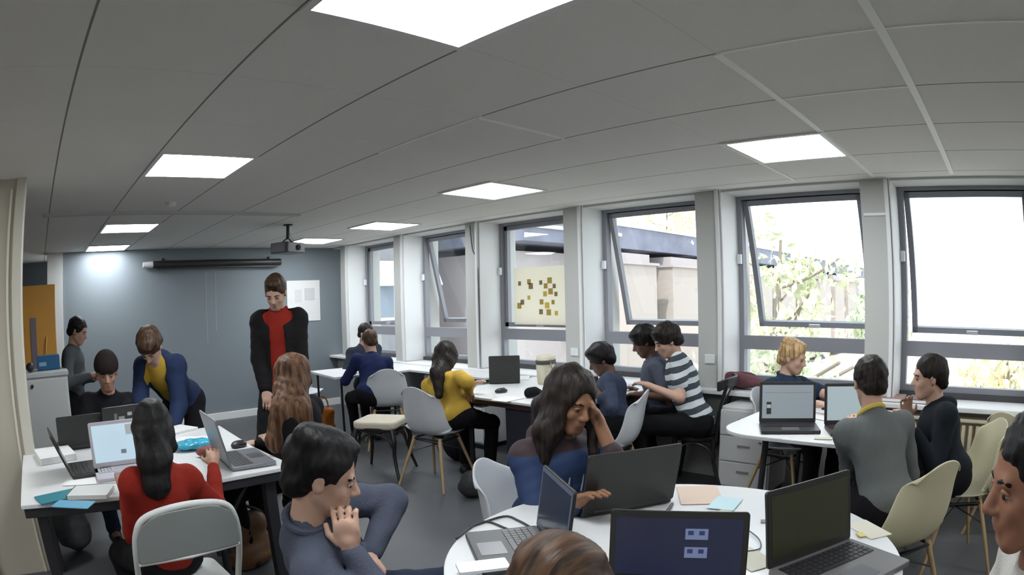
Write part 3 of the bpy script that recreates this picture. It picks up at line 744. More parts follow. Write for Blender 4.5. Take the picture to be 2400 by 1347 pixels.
# ================================================================== PEOPLE
def V3(p): return np.array(p, float)
def unit(v): return v / max(np.linalg.norm(v), 1e-9)
def ik(a, w, l1, l2, pole):
    d = w - a; L = np.linalg.norm(d); u = unit(d)
    if L > .985 * (l1 + l2): w = a + u * .985 * (l1 + l2); L = .985 * (l1 + l2)
    L = max(L, abs(l1 - l2) + .01)
    x = (l1 * l1 - l2 * l2 + L * L) / (2 * L); y = math.sqrt(max(l1 * l1 - x * x, 0))
    p = unit(pole - u * (pole @ u)); return a + u * x + p * y, w
def person(label, hip, face, head, hyaw=0, pitch=0, roll=0, s=1.0, stand=False, hands=(None, None), poles=(None, None), curl=(.6, .6), hdir=(None, None),
           ankles=(None, None), knees=None, top=None, sleeve='long', jacket=None, pants=None, shoe=None, hair='short', hairm=None, sk=None, h=.010,
           strands=(), hood=False, collar=None, eyes=False, facefeat=True, twist=0, fold=.004, seed=1, wide=1.0, opening=None, beard=False, shirt_name='shirt', lapel=0, cords=False):
    hip = V3(hip); head = V3(head); th = math.radians(face)
    F0 = V3((math.cos(th), math.sin(th), 0)); L0 = V3((-math.sin(th), math.cos(th), 0)); Z = V3((0, 0, 1))
    a = math.radians(face + hyaw); f = V3((math.cos(a), math.sin(a), 0)); l = V3((-math.sin(a), math.cos(a), 0))
    p = math.radians(pitch); f, u = math.cos(p) * f - math.sin(p) * Z, math.sin(p) * f + math.cos(p) * Z
    q = math.radians(roll); l, u = math.cos(q) * l + math.sin(q) * u, -math.sin(q) * l + math.cos(q) * u
    RH = np.stack([f, l, u], 1)
    hp = lambda x, y, z: head + s * (RH @ V3((x, y, z)))
    N = head - s * .155 * unit(.5 * u + .5 * Z) - s * .04 * f
    U = unit(N - hip); T = np.linalg.norm(N - hip); tt = T / .5
    at = math.radians(twist); LS = math.cos(at) * L0 - math.sin(at) * F0
    LS = unit(LS - U * (LS @ U)); LH = unit(L0 - U * (L0 @ U)); FS = np.cross(LS, U); FH = np.cross(LH, U)
    RS = np.stack([FS, LS, U], 1); RB = np.stack([FH, LH, U], 1); w = s * wide
    t = empty('person', (hip[0], hip[1], 0)); tag(t, label, 'person'); org = (hip[0], hip[1], 0)
    shc = N - .065 * s * U
    sh = [shc + sd * .165 * w * LS - .005 * U for sd in (1, -1)]
    def torso(g, k=.035, low=True):
        P = [('e', hip + .03 * U, (.115 * s + g, .155 * w + g, .12 * s + g), RB, k),
             ('e', hip + .40 * T * U + .01 * FH, (.10 * s + g, .128 * w + g, .16 * tt + g), RB, k),
             ('e', hip + .70 * T * U + .005 * FS, (.112 * s + g, .148 * w + g, .15 * tt + g), RS, k),
             ('c', sh[0], sh[1], .052 * s + g, .052 * s + g, k),
             ('c', N - .01 * U, shc - .02 * FS, .054 * s + g * .8, .072 * s + g, k)]
        return P
    # arms
    arms = []
    for i, sd in enumerate((1, -1)):
        W = hands[i]
        if W is None: W = sh[i] + (V3((0, 0, -.49 * s)) + .06 * F0 if stand else -Z * .30 * s + F0 * .26 - sd * .04 * L0)
        W = V3(W); pole = V3(poles[i]) if poles[i] is not None else (-.6 * F0 + sd * .45 * L0 - .6 * Z)
        E, W = ik(sh[i], W, .285 * s, .25 * s, pole); arms.append((sh[i], E, W))
    legs = []
    for i, sd in enumerate((1, -1)):
        J = hip + sd * .092 * s * L0
        A = ankles[i]
        if A is None: A = (J * V3((1, 1, 0)) + .085 * Z + (0.0 * F0 if stand else .38 * s * F0) + sd * .03 * L0)
        A = V3(A)
        K, A = ik(J, A, .43 * s, .41 * s, (F0 if stand else (Z * .8 + F0 * .6)) + sd * .12 * L0)
        legs.append((J, K, A))
    # ---- skin: one continuous body
    S = torso(0)
    S += [('c', hp(-.028, 0, -.06), N, .050 * s, .056 * s, .02)]
    for (a0, e0, w0) in arms:
        S += [('c', a0, e0, .046 * s, .037 * s, .02), ('c', e0, w0, .037 * s, .025 * s, .01)]
    for (j0, k0, a0) in legs:
        S += [('c', j0, k0, .080 * s, .052 * s, .02), ('c', k0, a0, .052 * s, .035 * s, .01), ('c', a0, a0 + .12 * F0 - .04 * Z, .035, .028, .01)]
    # head
    S += [('e', hp(-.012, 0, .028), V3((.098, .076, .092)) * s, RH, .01), ('e', hp(.026, 0, -.035), V3((.066, .057, .078)) * s, RH, .02),
          ('c', hp(.062, -.012, -.094), hp(.062, .012, -.094), .021 * s, .021 * s, .02),
          ('c', hp(.0, .045, -.05), hp(.055, .016, -.092), .022 * s, .018 * s, .02), ('c', hp(.0, -.045, -.05), hp(.055, -.016, -.092), .022 * s, .018 * s, .02),
          ('c', hp(.077, -.030, .020), hp(.077, .030, .020), .013 * s, .013 * s, .012),
          ('e', hp(.058, .038, -.026), V3((.022, .02, .022)) * s, RH, .014), ('e', hp(.058, -.038, -.026), V3((.022, .02, .022)) * s, RH, .014),
          ('e', hp(.099, .031, .0), V3((.014, .016, .011)) * s, RH, -.010), ('e', hp(.099, -.031, .0), V3((.014, .016, .011)) * s, RH, -.010),
          ('c', hp(.084, 0, .012), hp(.108, 0, -.028), .0085 * s, .0115 * s, .008),
          ('e', hp(.098, .011, -.034), V3((.010, .008, .008)) * s, RH, .005), ('e', hp(.098, -.011, -.034), V3((.010, .008, .008)) * s, RH, .005),
          ('c', hp(.086, -.016, -.058), hp(.086, .016, -.058), .0070 * s, .0070 * s, .010), ('c', hp(.082, -.013, -.070), hp(.082, .013, -.070), .008 * s, .008 * s, .010)]
    for sd in (1, -1):
        S += [('e', hp(-.006, sd * .079, -.006), V3((.019, .009, .031)) * s, RH, .006), ('e', hp(.0, sd * .088, -.002), V3((.010, .006, .016)) * s, RH, -.004)]
    # hands
    for i, (a0, e0, w0) in enumerate(arms):
        sd = (1, -1)[i]; hd = unit(w0 - e0) if hdir[i] is None else unit(V3(hdir[i])); c = curl[i]
        nn = -Z - hd * (-Z @ hd)
        if np.linalg.norm(nn) < .4: nn = -sd * L0 - hd * (-sd * L0 @ hd)
        nn = unit(nn); side = unit(np.cross(hd, nn)) * 1.0
        if side @ (-sd * L0) < 0: side = -side            # thumb side points towards the middle of the body
        RP = np.stack([hd, side, nn], 1)
        S += [('c', w0, w0 + .03 * s * hd, .024 * s, .026 * s, .01), ('e', w0 + .052 * s * hd, V3((.048, .040, .016)) * s, RP, .012)]
        for j in range(4):
            b0 = w0 + s * (.085 * hd + side * (.030 - .020 * j)); ln = (.038, .043, .040, .032)[j] * s
            d1 = unit(hd * (1 - .3 * c) + nn * .55 * c + side * .06 * (1.5 - j)); d2 = unit(hd * (1 - 1.0 * c) + nn * 1.0 * c)
            m0 = b0 + d1 * ln; S += [('c', b0 - hd * .02, m0, .0095 * s, .0088 * s, .003), ('c', m0, m0 + d2 * ln * .85, .0088 * s, .0072 * s, .002)]
        b0 = w0 + s * (.028 * hd + side * .032); m0 = b0 + s * .036 * unit(hd * .7 + side * .75 + nn * .25 * c)
        S += [('c', b0, m0, .0125 * s, .0105 * s, .006), ('c', m0, m0 + s * .030 * unit(hd + side * .15 + nn * .4 * c), .0105 * s, .008 * s, .002)]
    blob('body', S, h, sk, t, org)
    # ---- trousers and shoes
    P = [('e', hip + .0 * U, (.128 * s, .168 * w, .13 * s), RB, .04)]
    for (j0, k0, a0) in legs:
        P += [('c', j0, k0, .096 * s, .068 * s, .04), ('c', k0, a0 + .03 * Z, .068 * s, .055 * s, .02)]
    blob('trousers', P, h * 1.2, pants, t, org, fold, seed)
    for (j0, k0, a0) in legs:
        d = F0; Q = [('c', a0 * V3((1, 1, 0)) - .035 * d + .048 * Z, a0 * V3((1, 1, 0)) + .15 * d + .040 * Z, .046, .038, .02), ('c', a0 + .01 * Z, a0 - .02 * Z, .045, .046, .02)] if a0[2] < .2 else [('c', a0 - .03 * d, a0 + .15 * d - .02 * Z, .046, .038, .02)]
        blob('shoe', Q, .010, shoe, t, org)
    # ---- shirt
    g = .014; P = torso(g)
    P += [('e', hip + .02 * U, (.128 * s + g * .6, .165 * w + g * .6, .10 * s), RB, .03)]
    for (a0, e0, w0) in arms:
        if sleeve == 'none': break
        if sleeve == 'short': P += [('c', a0, a0 + (e0 - a0) * .62, .064 * s, .062 * s, .03)]
        elif sleeve == 'mid' or (sleeve == 'bareleft' and a0 is arms[0][0]): P += [('c', a0, e0, .062 * s, .054 * s, .03), ('c', e0, e0 + (w0 - e0) * .45, .054 * s, .048 * s, .02)]
        else: P += [('c', a0, e0, .062 * s, .053 * s, .03), ('c', e0, w0 - (w0 - e0) * .06, .053 * s, .036 * s, .02)]
    P += [('e', N + .035 * U + .03 * f, (.055 * s, .05 * s, .035), RB, -.01)]
    if hood: P += [('e', N - .02 * U - .055 * FS, (.075 * s, .115 * s, .055 * s), RS, .02), ('c', N - .03 * U + .05 * FS - .07 * LS, N - .03 * U + .05 * FS + .07 * LS, .022, .022, .02)]
    blob(shirt_name, P, h * 1.15, top, t, org, fold, seed)
    if collar is not None:
        c0 = N - .014 * U
        bm = bmesh.new(); ring = [c0 + s * (.064 * math.cos(x) * FS + .066 * math.sin(x) * LS) + .028 * U * (1 - .6 * math.cos(x)) - V3(org) for x in [2 * PI * k / 20 for k in range(20)]]
        tube(bm, [tuple(v) for v in ring], .0125, 8, closed=True); obj('collar', bm, collar, t, auto=True)
    if jacket is not None:
        g = .030; P = torso(g); P += [('e', hip + .0 * U, (.135 * s + g * .5, .175 * w + g * .5, .14 * s), RB, .03)]
        for (a0, e0, w0) in arms: P += [('c', a0, e0, .076 * s, .066 * s, .03), ('c', e0, w0 - (w0 - e0) * .08, .066 * s, .048 * s, .02)]
        op = opening or .055
        P += [('e', hip + .42 * T * U + .14 * FS, (.12, op * s, .42 * tt), RS, -.008), ('e', N + .02 * U + .08 * FS, (.13, .10 * s, .12), RS, -.015)]
        if lapel: P += [('e', N - .03 * U + .10 * FS, (.13, lapel * s, .10), RS, -.02)]
        blob('jacket', P, h * 1.15, jacket, t, org, fold, seed + 3)
    if cords:
        for sd in (1, -1):
            q0 = N + .07 * FS + sd * .035 * LS - .03 * U; pts = smooth_path([tuple(q0 - V3(org)), tuple(q0 + .052 * FS - .10 * U - V3(org)), tuple(q0 + .045 * FS - (.30 if sd > 0 else .22) * U - V3(org))], 5)
            obj('drawstring', tube(bmesh.new(), pts, .004, 6), mat('pale cord', (.35, .42, .5), .7), t, smooth=True)
    # ---- hair
    if hair:
        big = 1.0
        if hair == 'short': P = [('e', hp(-.020, 0, .036), V3((.105, .087, .098)) * s, RH, .01), ('c', hp(-.075, -.03, -.03), hp(-.075, .03, -.03), .036 * s, .036 * s, .03)]
        elif hair == 'full': P = [('e', hp(-.018, 0, .042), V3((.112, .097, .104)) * s, RH, .01), ('e', hp(.045, .01, .085), V3((.055, .07, .035)) * s, RH, .02), ('c', hp(-.075, -.035, -.03), hp(-.075, .035, -.03), .042 * s, .042 * s, .03)]
        elif hair == 'mop': P = [('e', hp(-.022, 0, .040), V3((.110, .090, .104)) * s, RH, .01), ('e', hp(.035, .01, .098), V3((.05, .06, .03)) * s, RH, .02), ('e', hp(-.06, -.03, .11), V3((.05, .05, .035)) * s, RH, .02), ('c', hp(-.078, -.035, -.035), hp(-.078, .035, -.035), .042 * s, .042 * s, .03)]
        elif hair == 'quiff': P = [('e', hp(-.022, 0, .040), V3((.106, .084, .100)) * s, RH, .01), ('e', hp(.045, 0, .110), V3((.055, .062, .035)) * s, RH, .02), ('c', hp(-.07, -.03, -.02), hp(-.07, .03, -.02), .034 * s, .034 * s, .03)]
        elif hair == 'beanie': P = [('e', hp(-.012, 0, .045), V3((.112, .096, .108)) * s, RH, .01)]
        else: P = [('e', hp(-.024, 0, .038), V3((.112, .096, .104)) * s, RH, .01), ('c', hp(-.06, -.045, -.04), hp(-.06, .045, -.04), .05 * s, .05 * s, .03), ('c', hp(-.02, .072, .02), hp(-.03, .078, -.08), .026 * s, .026 * s, .02), ('c', hp(-.02, -.072, .02), hp(-.03, -.078, -.08), .026 * s, .026 * s, .02)]
        for (pa, ra, pb, rb) in strands: P += [('c', pa, pb, ra, rb, .025)]
        if hair in ('short', 'quiff', 'mop'): P += [('e', hp(.105, 0, -.035), V3((.080, .12, .096)) * s, RH, -.006), ('e', hp(.035, 0, -.09), V3((.068, .13, .105)) * s, RH, -.006)]
        elif hair == 'full': P += [('e', hp(.118, 0, -.05), V3((.072, .12, .098)) * s, RH, -.006), ('e', hp(.04, 0, -.10), V3((.06, .13, .10)) * s, RH, -.006)]
        elif hair == 'beanie': P += [('e', hp(.04, 0, -.16), V3((.3, .3, .185)) * s, RH, -.006)]
        else: P += [('e', hp(.120, 0, -.045), V3((.092, .074, .118)) * s, RH, -.010)]
        blob('hair' if hair != 'beanie' else 'cap', P, min(h, .009), hairm, t, org, .0045 if hair != 'beanie' else .001, seed + 5, 2.4)
    if facefeat:
        loc = lambda v: tuple(v - V3(org))
        bmn = hairm if hair != 'beanie' else hairm
        for sd in (1, -1):
            obj('eyebrow', tube(bmesh.new(), [loc(hp(.0885, sd * .013, .019)), loc(hp(.0865, sd * .030, .0235)), loc(hp(.075, sd * .046, .018))], [.0045 * s, .0055 * s, .004 * s], 6, flat=.9), hairm, t, smooth=True)
            if eyes:
                E_ = blob('eye', [('e', hp(.0735, sd * .030, -.002), V3((.0120, .0125, .0058)) * s, RH, 0)], .0025, mat('eye white', (.34, .31, .29), .3), t, org)
                blob('iris', [('e', hp(.0845, sd * .031, -.003), V3((.0030, .0062, .0058)) * s, RH, 0)], .0012, mat('iris dark', (.02, .012, .008), .15), t, org)
            else:
                obj('eye', tube(bmesh.new(), [loc(hp(.084, sd * .021, -.001)), loc(hp(.0865, sd * .031, .001)), loc(hp(.082, sd * .042, -.001))], [.002 * s, .0042 * s, .002 * s], 8), mat('eye dark', (.03, .02, .016), .3), t, smooth=True)
        if eyes:
            for sd in (1, -1): obj('eyelid', tube(bmesh.new(), [loc(hp(.081, sd * .018, .002)), loc(hp(.0865, sd * .031, .0075)), loc(hp(.078, sd * .045, .002))], [.003 * s, .0046 * s, .003 * s], 8), sk, t, smooth=True)
        obj('lips', tube(bmesh.new(), [loc(hp(.084, -.021, -.0635)), loc(hp(.0905, 0, -.0630)), loc(hp(.084, .021, -.0635))], [.0025 * s, .0052 * s, .0025 * s], 8), mat('lip', (.25, .09, .075), .4), t, smooth=True)
    return t, dict(hp=hp, N=N, U=U, F=FS, L=LS, arms=arms, org=V3(org), RH=RH)

sk_fair = skin('skin fair', (.52, .33, .25)); sk_mid = skin('skin mid', (.40, .235, .165)); sk_tan = skin('skin tan', (.27, .135, .08)); sk_dark = skin('skin brown', (.13, .07, .05))
h_black = hairmat('hair black', (.004, .0035, .0035), (.011, .010, .011)); h_dark = hairmat('hair dark brown', (.009, .006, .005), (.028, .019, .015))
h_brown = hairmat('hair brown', (.035, .019, .010), (.095, .052, .028)); h_crown = hairmat('hair crown brown', (.035, .019, .010), (.12, .062, .032), (9, 55, 9), 47); h_lbrown = hairmat('hair long brown', (.065, .030, .016), (.21, .11, .058), (40, 40, 2.5)); h_blond = hairmat('hair blond', (.36, .21, .09), (.62, .42, .22))
black_c = cloth('cloth black', (.008, .008, .010)); navy_c = cloth('cloth navy', (.018, .03, .075)); blue_c = twotone('jacket two tone', (.014, .034, .10), (.035, .018, .022), .90); grey_c = cloth('cloth grey', (.13, .14, .14)); dgrey_c = cloth('cloth dark grey', (.075, .08, .088))
red_c = cloth('cloth red', (.25, .02, .012)); yel_c = cloth('cloth yellow', (.55, .36, .06)); must_c = cloth('cloth mustard', (.42, .27, .035)); slate_c = cloth('cloth slate', (.075, .085, .12)); denim = cloth('denim', (.03, .04, .07))
hood_c = cloth('cloth hoodie black', (.012, .015, .020)); white_c = cloth('cloth white', (.60, .58, .55)); shoe_m = mat('shoe black', (.015, .015, .016), .5); burg = cloth('cloth maroon', (.14, .06, .07))

# --- far left, standing in grey
x = (0.265, 5.594, 0.567)
person('person standing at the far left in a dark grey sweater, reading with head bowed', (x[0], x[1], .84), -15, (0.368, 5.588, 1.365), hyaw=-8, pitch=22, s=.93, stand=True,
       hands=((0.486, 5.378, 0.982), (0.447, 5.281, 1.011)), top=dgrey_c, pants=black_c, shoe=shoe_m, hair='short', hairm=h_black, sk=sk_mid, h=.012, seed=11)
# --- seated, black T-shirt
person('person in a black T-shirt and dark knitted cap sitting behind the left table', (0.441, 4.529, 0.456), -85, (0.492, 4.372, 1.101), hyaw=-10, pitch=18, hands=((0.470, 3.922, 0.753), (0.323, 4.037, 0.709)), s=1.0,
       top=black_c, sleeve='short', pants=denim, shoe=shoe_m, hair='beanie', hairm=cloth('cap brown black', (.02, .015, .014)), sk=sk_mid, h=.010, seed=12)
# --- bending over the table, mustard and navy
person('person in a mustard sweater and navy jacket bending over the left table, brown hair', (1.187, 4.806, 0.805), -128, (0.843, 4.370, 1.246), hyaw=4, pitch=52, stand=True, s=1.0,
       wide=.86, hands=((0.916, 4.150, 0.707), (0.736, 4.186, 0.807)), poles=((.3, .5, -.1), (-.1, .5, -.1)), top=must_c, jacket=navy_c, opening=.085, pants=black_c, shoe=shoe_m, hair='full', hairm=h_brown, sk=sk_fair, h=.010, seed=13)
# --- tall standing man, red shirt, black jacket
person('tall person standing in a red shirt and open black jacket, looking down', (2.002, 4.636, 0.823), -122, (1.960, 4.600, 1.575), hyaw=-6, pitch=30, stand=True, s=1.06, wide=.90, hands=((2.074, 4.384, 0.790), (1.811, 4.553, 0.801)), poles=((.2, .6, 0), (-.1, .6, 0)), lapel=.125,
       top=red_c, jacket=cloth('jacket black', (.012, .011, .012)), opening=.062, collar=cloth('red collar', (.26, .02, .02)), pants=black_c, shoe=shoe_m, hair='quiff', hairm=h_brown, sk=sk_fair, h=.010, seed=14)
# --- long brown hair, back view
hd = V3((1.370, 3.057, 1.089))
b1 = V3((1.281, 2.954, 0.944)); b2 = V3((1.220, 2.958, 0.775)); b3 = V3((1.347, 2.925, 0.940)); b4 = V3((1.358, 2.919, 0.773)); b5 = V3((1.184, 2.973, 0.800)); b6 = V3((1.404, 2.931, 0.843))
person('person with very long light brown hair seen from behind, right of the left table', (1.394, 3.101, 0.581), 130, hd, pitch=15, s=.93,
       hands=((1.254, 3.106, 0.733), (1.253, 3.375, 0.698)), top=black_c, pants=black_c, shoe=shoe_m, hair='long', hairm=h_lbrown, sk=sk_fair, h=.010, seed=15, facefeat=False,
       strands=((hd, .09, b1, .075), (b1, .075, b2, .055), (hd, .085, b3, .07), (b3, .07, b4, .05), (b1, .06, b5, .03), (b3, .06, b6, .03)))
# --- girl in red, black hair, foreground left
hd = V3((0.453, 2.459, 1.012)); b1 = V3((0.422, 2.332, 0.935)); b2 = V3((0.408, 2.304, 0.845))
person('person in a rust-red top with long black hair, back to us on the folding chair', (0.411, 2.385, 0.534), 96, hd, hyaw=-8, pitch=22, s=.88, wide=.84,
       hands=((0.313, 2.662, 0.743), (0.771, 2.692, 0.783)), poles=((-.12, -.1, -1), (.25, -.2, -1)), top=red_c, pants=black_c, shoe=shoe_m, hair='long', hairm=h_black, sk=sk_mid, h=.009, seed=16, facefeat=False,
       strands=((hd, .085, b1, .07), (b1, .07, b2, .06)))
# --- boy resting chin on hand
person('boy with black hair in a slate-blue sweater resting his chin on his hand', (0.875, 1.709, 0.459), -38, (0.776, 1.558, 0.991), hyaw=6, pitch=18, roll=4, s=.98,
       hands=((0.930, 1.599, 0.689), (0.787, 1.462, 0.786)), poles=((.6, .3, .25), (-.2, -.4, -.8)), hdir=(None, (-.1, .0, 1)), curl=(.5, 1.15), collar=slate_c, top=slate_c, sleeve='long', pants=denim, shoe=shoe_m,
       hair='mop', hairm=h_black, sk=sk_fair, h=.0065, seed=17, eyes=True)
# --- far desk pair
person('person in a dark navy jacket facing us at the far desk by the first window', (3.952, 6.492, 0.498), -110, (3.906, 6.403, 1.107), hyaw=35, pitch=15, s=.95, top=cloth('dark jacket', (.02, .024, .04)), pants=black_c, shoe=shoe_m,
       hands=((3.788, 6.123, 0.790), (3.640, 6.212, 0.798)), hair='short', hairm=h_dark, sk=sk_fair, h=.013, seed=18)
person('person in a bright navy-blue sweater seen from behind at the far desk', (3.334, 5.404, 0.546), 72, (3.465, 5.617, 1.068), hyaw=10, pitch=15, s=.95, top=cloth('cloth royal navy', (.014, .022, .075)), pants=black_c, shoe=shoe_m,
       hands=((3.397, 5.833, 0.758), (3.635, 5.747, 0.769)), poles=((-.8, .1, -.9), (.4, -.4, -.9)), hair='short', hairm=h_brown, sk=sk_fair, h=.012, seed=19, facefeat=False)
# --- girl in yellow hoodie
hd = V3((3.091, 3.867, 1.017)); b1 = V3((2.942, 3.793, 0.912)); b2 = V3((2.898, 3.726, 0.759))
person('girl in a yellow hoodie with long dark hair leaning on the middle table', (3.055, 3.766, 0.579), 18, hd, hyaw=5, pitch=28, s=.92,
       hands=((3.257, 3.768, 0.780), (3.093, 3.605, 0.770)), poles=((.1, .6, -.6), (-.1, -.7, -.5)), top=yel_c, hood=True, pants=black_c, shoe=shoe_m, hair='long', hairm=h_dark, sk=sk_fair, h=.010, seed=20, shirt_name='hoodie',
       strands=((hd, .09, b1, .06), (b1, .06, b2, .03)))
# --- girl in blue jacket, foreground
hd = V3((1.797, 1.514, 1.076))
bl = V3((1.703, 1.546, 0.971)); bl2 = V3((1.670, 1.552, 0.870)); br = V3((1.875, 1.466, 0.992)); br2 = V3((1.839, 1.447, 0.876)); bb_ = V3((1.821, 1.640, 1.024)); bb2 = V3((1.762, 1.659, 0.860))
person('girl with long dark hair and a blue jacket, head propped on one hand', (1.809, 1.652, 0.569), -98, hd, hyaw=-4, pitch=18, roll=-6, s=.97,
       hands=((1.853, 1.429, 1.000), (1.576, 1.311, 0.768)), poles=((.25, -.1, -1), (-.1, -.25, -.9)), hdir=((-.45, .25, .9), None), curl=(.4, .5), cords=True, top=blue_c, hood=True, sleeve='bareleft', pants=denim, shoe=shoe_m, hair='long', hairm=h_dark, sk=sk_tan, h=.0065, seed=21, eyes=True, shirt_name='jacket',
       strands=((hd, .085, bl, .055), (bl, .055, bl2, .03), (hd, .075, br, .03), (br, .03, br2, .02), (hd, .08, bb_, .07), (bb_, .07, bb2, .04)))
# --- middle table group
person('boy in a patterned navy shirt bent over the right end of the middle table', (3.675, 2.683, 0.564), 122, (3.697, 2.820, 1.003), hyaw=10, pitch=26, s=.92, top=mat('navy floral shirt', (.02, .03, .065), .85, noise=.9, nscale=22), pants=black_c, shoe=shoe_m,
       hands=((3.455, 2.725, 0.840), (3.783, 2.954, 0.806)), hair='full', hairm=h_black, sk=sk_dark, h=.010, seed=22, sleeve='mid')
person('black-haired boy in a grey T-shirt leaning left, beside the boy in stripes', (4.260, 2.617, 0.473), 128, (4.218, 2.777, 1.103), hyaw=-2, pitch=25, s=1.0, top=slate_c, pants=black_c, shoe=shoe_m, sleeve='short',
       hands=((3.990, 2.669, 0.713), (4.178, 2.836, 0.709)), hair='full', hairm=h_black, sk=sk_dark, h=.010, seed=23)
sm = striped('striped shirt', (.55, .60, .62), (.035, .045, .06), 12.5, (-.12, .30, .94))
person('boy in a navy and white striped T-shirt with his arm around his neighbour', (4.114, 2.231, 0.526), 128, (4.119, 2.504, 1.125), hyaw=12, pitch=24, s=1.02, wide=1.05, top=sm, pants=black_c, shoe=shoe_m, sleeve='short',
       hands=((3.882, 2.505, 0.804), (4.146, 2.612, 0.831)), poles=((-.3, -.4, -.7), (.3, -.2, -.5)), ankles=((3.909, 2.609, 0.113), (4.215, 2.689, 0.118)), hair='full', hairm=h_dark, sk=sk_fair, h=.010, seed=24)
# --- window table
person('blond boy in a navy polo shirt sitting beyond the window table', (4.225, 1.549, 0.579), -112, (4.240, 1.509, 1.028), hyaw=20, pitch=14, s=.95, poles=((.3, -.8, -.3), (-.3, -.2, -1)), top=cloth('navy polo', (.018, .032, .06)), collar=cloth('polo collar', (.02, .035, .07)), pants=black_c, shoe=shoe_m, sleeve='short',
       hands=((4.098, 1.125, 0.772), (3.829, 1.158, 0.778)), hair='mop', hairm=h_blond, sk=sk_fair, h=.009, seed=25)
person('person in a light grey sweater over a yellow collar, seen from behind', (2.743, 0.454, 0.530), 40, (2.912, 0.631, 1.066), hyaw=-10, pitch=12, s=.98, wide=.96, top=grey_c, collar=cloth('yellow collar', (.62, .47, .12)), pants=black_c, shoe=shoe_m,
       hands=((3.110, 0.753, 0.788), (3.159, 0.513, 0.797)), poles=((0, -.1, -1), (.1, -.3, -1)), hair='short', hairm=h_dark, sk=sk_fair, h=.008, seed=26, facefeat=False)
person('person in a black hoodie in profile, facing left at the window table', (3.393, 0.217, 0.537), 118, (3.428, 0.390, 1.041), hyaw=-8, pitch=5, s=.98, top=hood_c, hood=True, pants=black_c, shoe=shoe_m,
       hands=((3.171, 0.433, 0.811), (3.412, 0.508, 0.805)), poles=((-.2, -.2, -1), (.2, -.2, -1)), hair='short', hairm=h_dark, sk=sk_fair, h=.009, seed=27, shirt_name='hoodie')
# --- nearest people
person('person in a white top whose face enters at the right edge, looking left', (1.180, -0.309, 0.772), 108, (1.074, -0.109, 1.169), hyaw=0, pitch=10, roll=0, s=.98, collar=white_c, top=white_c, sleeve='short', pants=black_c, shoe=shoe_m, strands=(),
       hands=(None, None), hair='short', hairm=h_black, sk=skin('skin warm brown', (.30, .145, .09)), h=.0055, seed=28, eyes=True)
person('person with brown hair, only the crown of the head showing at the bottom edge', (0.721, 0.664, 0.628), 40, (0.749, 0.663, 0.922), hyaw=0, pitch=10, s=1.0, top=navy_c, pants=denim, shoe=shoe_m, hands=(None, None), hair='full', hairm=h_crown, sk=sk_fair, h=.007, seed=29, facefeat=False)

# ================================================================== LAPTOPS AND SMALL THINGS
def glow(name, col, s): return mat(name, (.02, .02, .02), .25, emit=col, es=s)
g_pale = glow('screen lit pale', (.52, .68, .80), .95); g_grey = glow('screen lit grey', (.42, .50, .55), .55); g_blue = glow('screen lit navy', (.004, .008, .034), .9)
lav = mat('laptop pale lilac', (.48, .46, .50), .4)
# left table
t, L, M = laptop(.37, 3.16, -92, 12, 'open silver laptop with a bright pale screen in front of the girl in red', lid=lav, base=lav, screen=g_pale, bezel=lav, keyc=mat('lilac keys', (.42, .41, .45), .5), w=.30, hl=.225)
on_lid(L, M, .0053, .02, .05, .06, .08, mat('screen grey icon', (.1, .12, .14), .4, emit=(.2, .25, .3), es=.4), 'screen_icon')
on_lid(L, M, .0053, .06, .11, .15, .20, mat('screen grey blob', (.3, .33, .33), .4, emit=(.3, .33, .33), es=.5), 'screen_picture')
laptop(.08, 3.22, 2, 24, 'black laptop on the far left seen edge-on, lid leaning towards the cream post', w=.31)
laptop(.20, 3.80, 92, 18, 'black laptop with its dark lid towards us, left of the person in the cap', w=.31, hl=.20)
t, L, M = laptop(.52, 3.72, 96, 12, 'black laptop with stickers on its lid in front of the black T-shirt', w=.34, hl=.23)
for i, (y0, y1, z0, z1, c) in enumerate(((.02, .06, .12, .17, (.3, .3, .3)), (-.04, -.01, .11, .14, (.4, .4, .4)), (.07, .09, .15, .19, (.15, .15, .15)), (-.03, .0, .17, .19, (.5, .5, .5)))):
    on_lid(L, M, -.0075, y0, y1, z0, z1, mat('sticker %d' % i, c, .5), 'sticker')
laptop(.90, 2.95, -4, 14, 'silver-grey laptop near the right corner of the left table, lid seen from behind', lid=lap_grey, base=lap_grey, keyc=mat('dark grey keys', (.07, .07, .075), .5), w=.36, hl=.24)
def mouse(p, rz, label, m=blackm):
    R = Matrix.Rotation(math.radians(rz), 3, 'Z'); R = np.array([[R[i][j] for j in range(3)] for i in range(3)])
    t = tag(empty('computer_mouse', p), label, 'mouse')
    blob('body', [('e', (0, 0, .013), (.055, .031, .022), R, .0), ('c', (-.02, 0, .010), (.02, 0, .010), .024, .024, .01)], .005, m, t)
    obj('wheel', box(.02, .035, -.004, .004, .03, .037), mat('wheel grey', (.2, .2, .2), .5), t)
    return t
mouse((1.104, 3.262, 0.722), 20, 'black mouse behind the silver-grey laptop on the left table')
mouse((3.447, 3.626, 0.722), -20, 'black mouse on the middle table in front of the girl in yellow')
mouse((4.041, 1.190, 0.722), 10, 'dark mouse on the window table near the hands of the blond boy')
def sheet(p, rz, w, d, label, m=paper, th=.0016, name='paper_sheet', cat='paper', grp=None, bend=.0):
    t = tag(obj(name, poly(bmesh.new(), rrect(-w / 2, w / 2, -d / 2, d / 2, .003, 1), 0, th), m), label, cat, grp); t.location = p; t.rotation_euler = (0, 0, math.radians(rz)); return t
cream_p = mat('cream paper', (.62, .60, .50), .8); teal = mat('teal card', (.02, .20, .26), .5); sky = mat('sky blue card', (.12, .36, .52), .5); yp = mat('yellow note', (.62, .55, .20), .8); pinkp = mat('pinkish paper', (.66, .52, .42), .8); bluep = mat('pale cyan paper', (.50, .68, .72), .8)
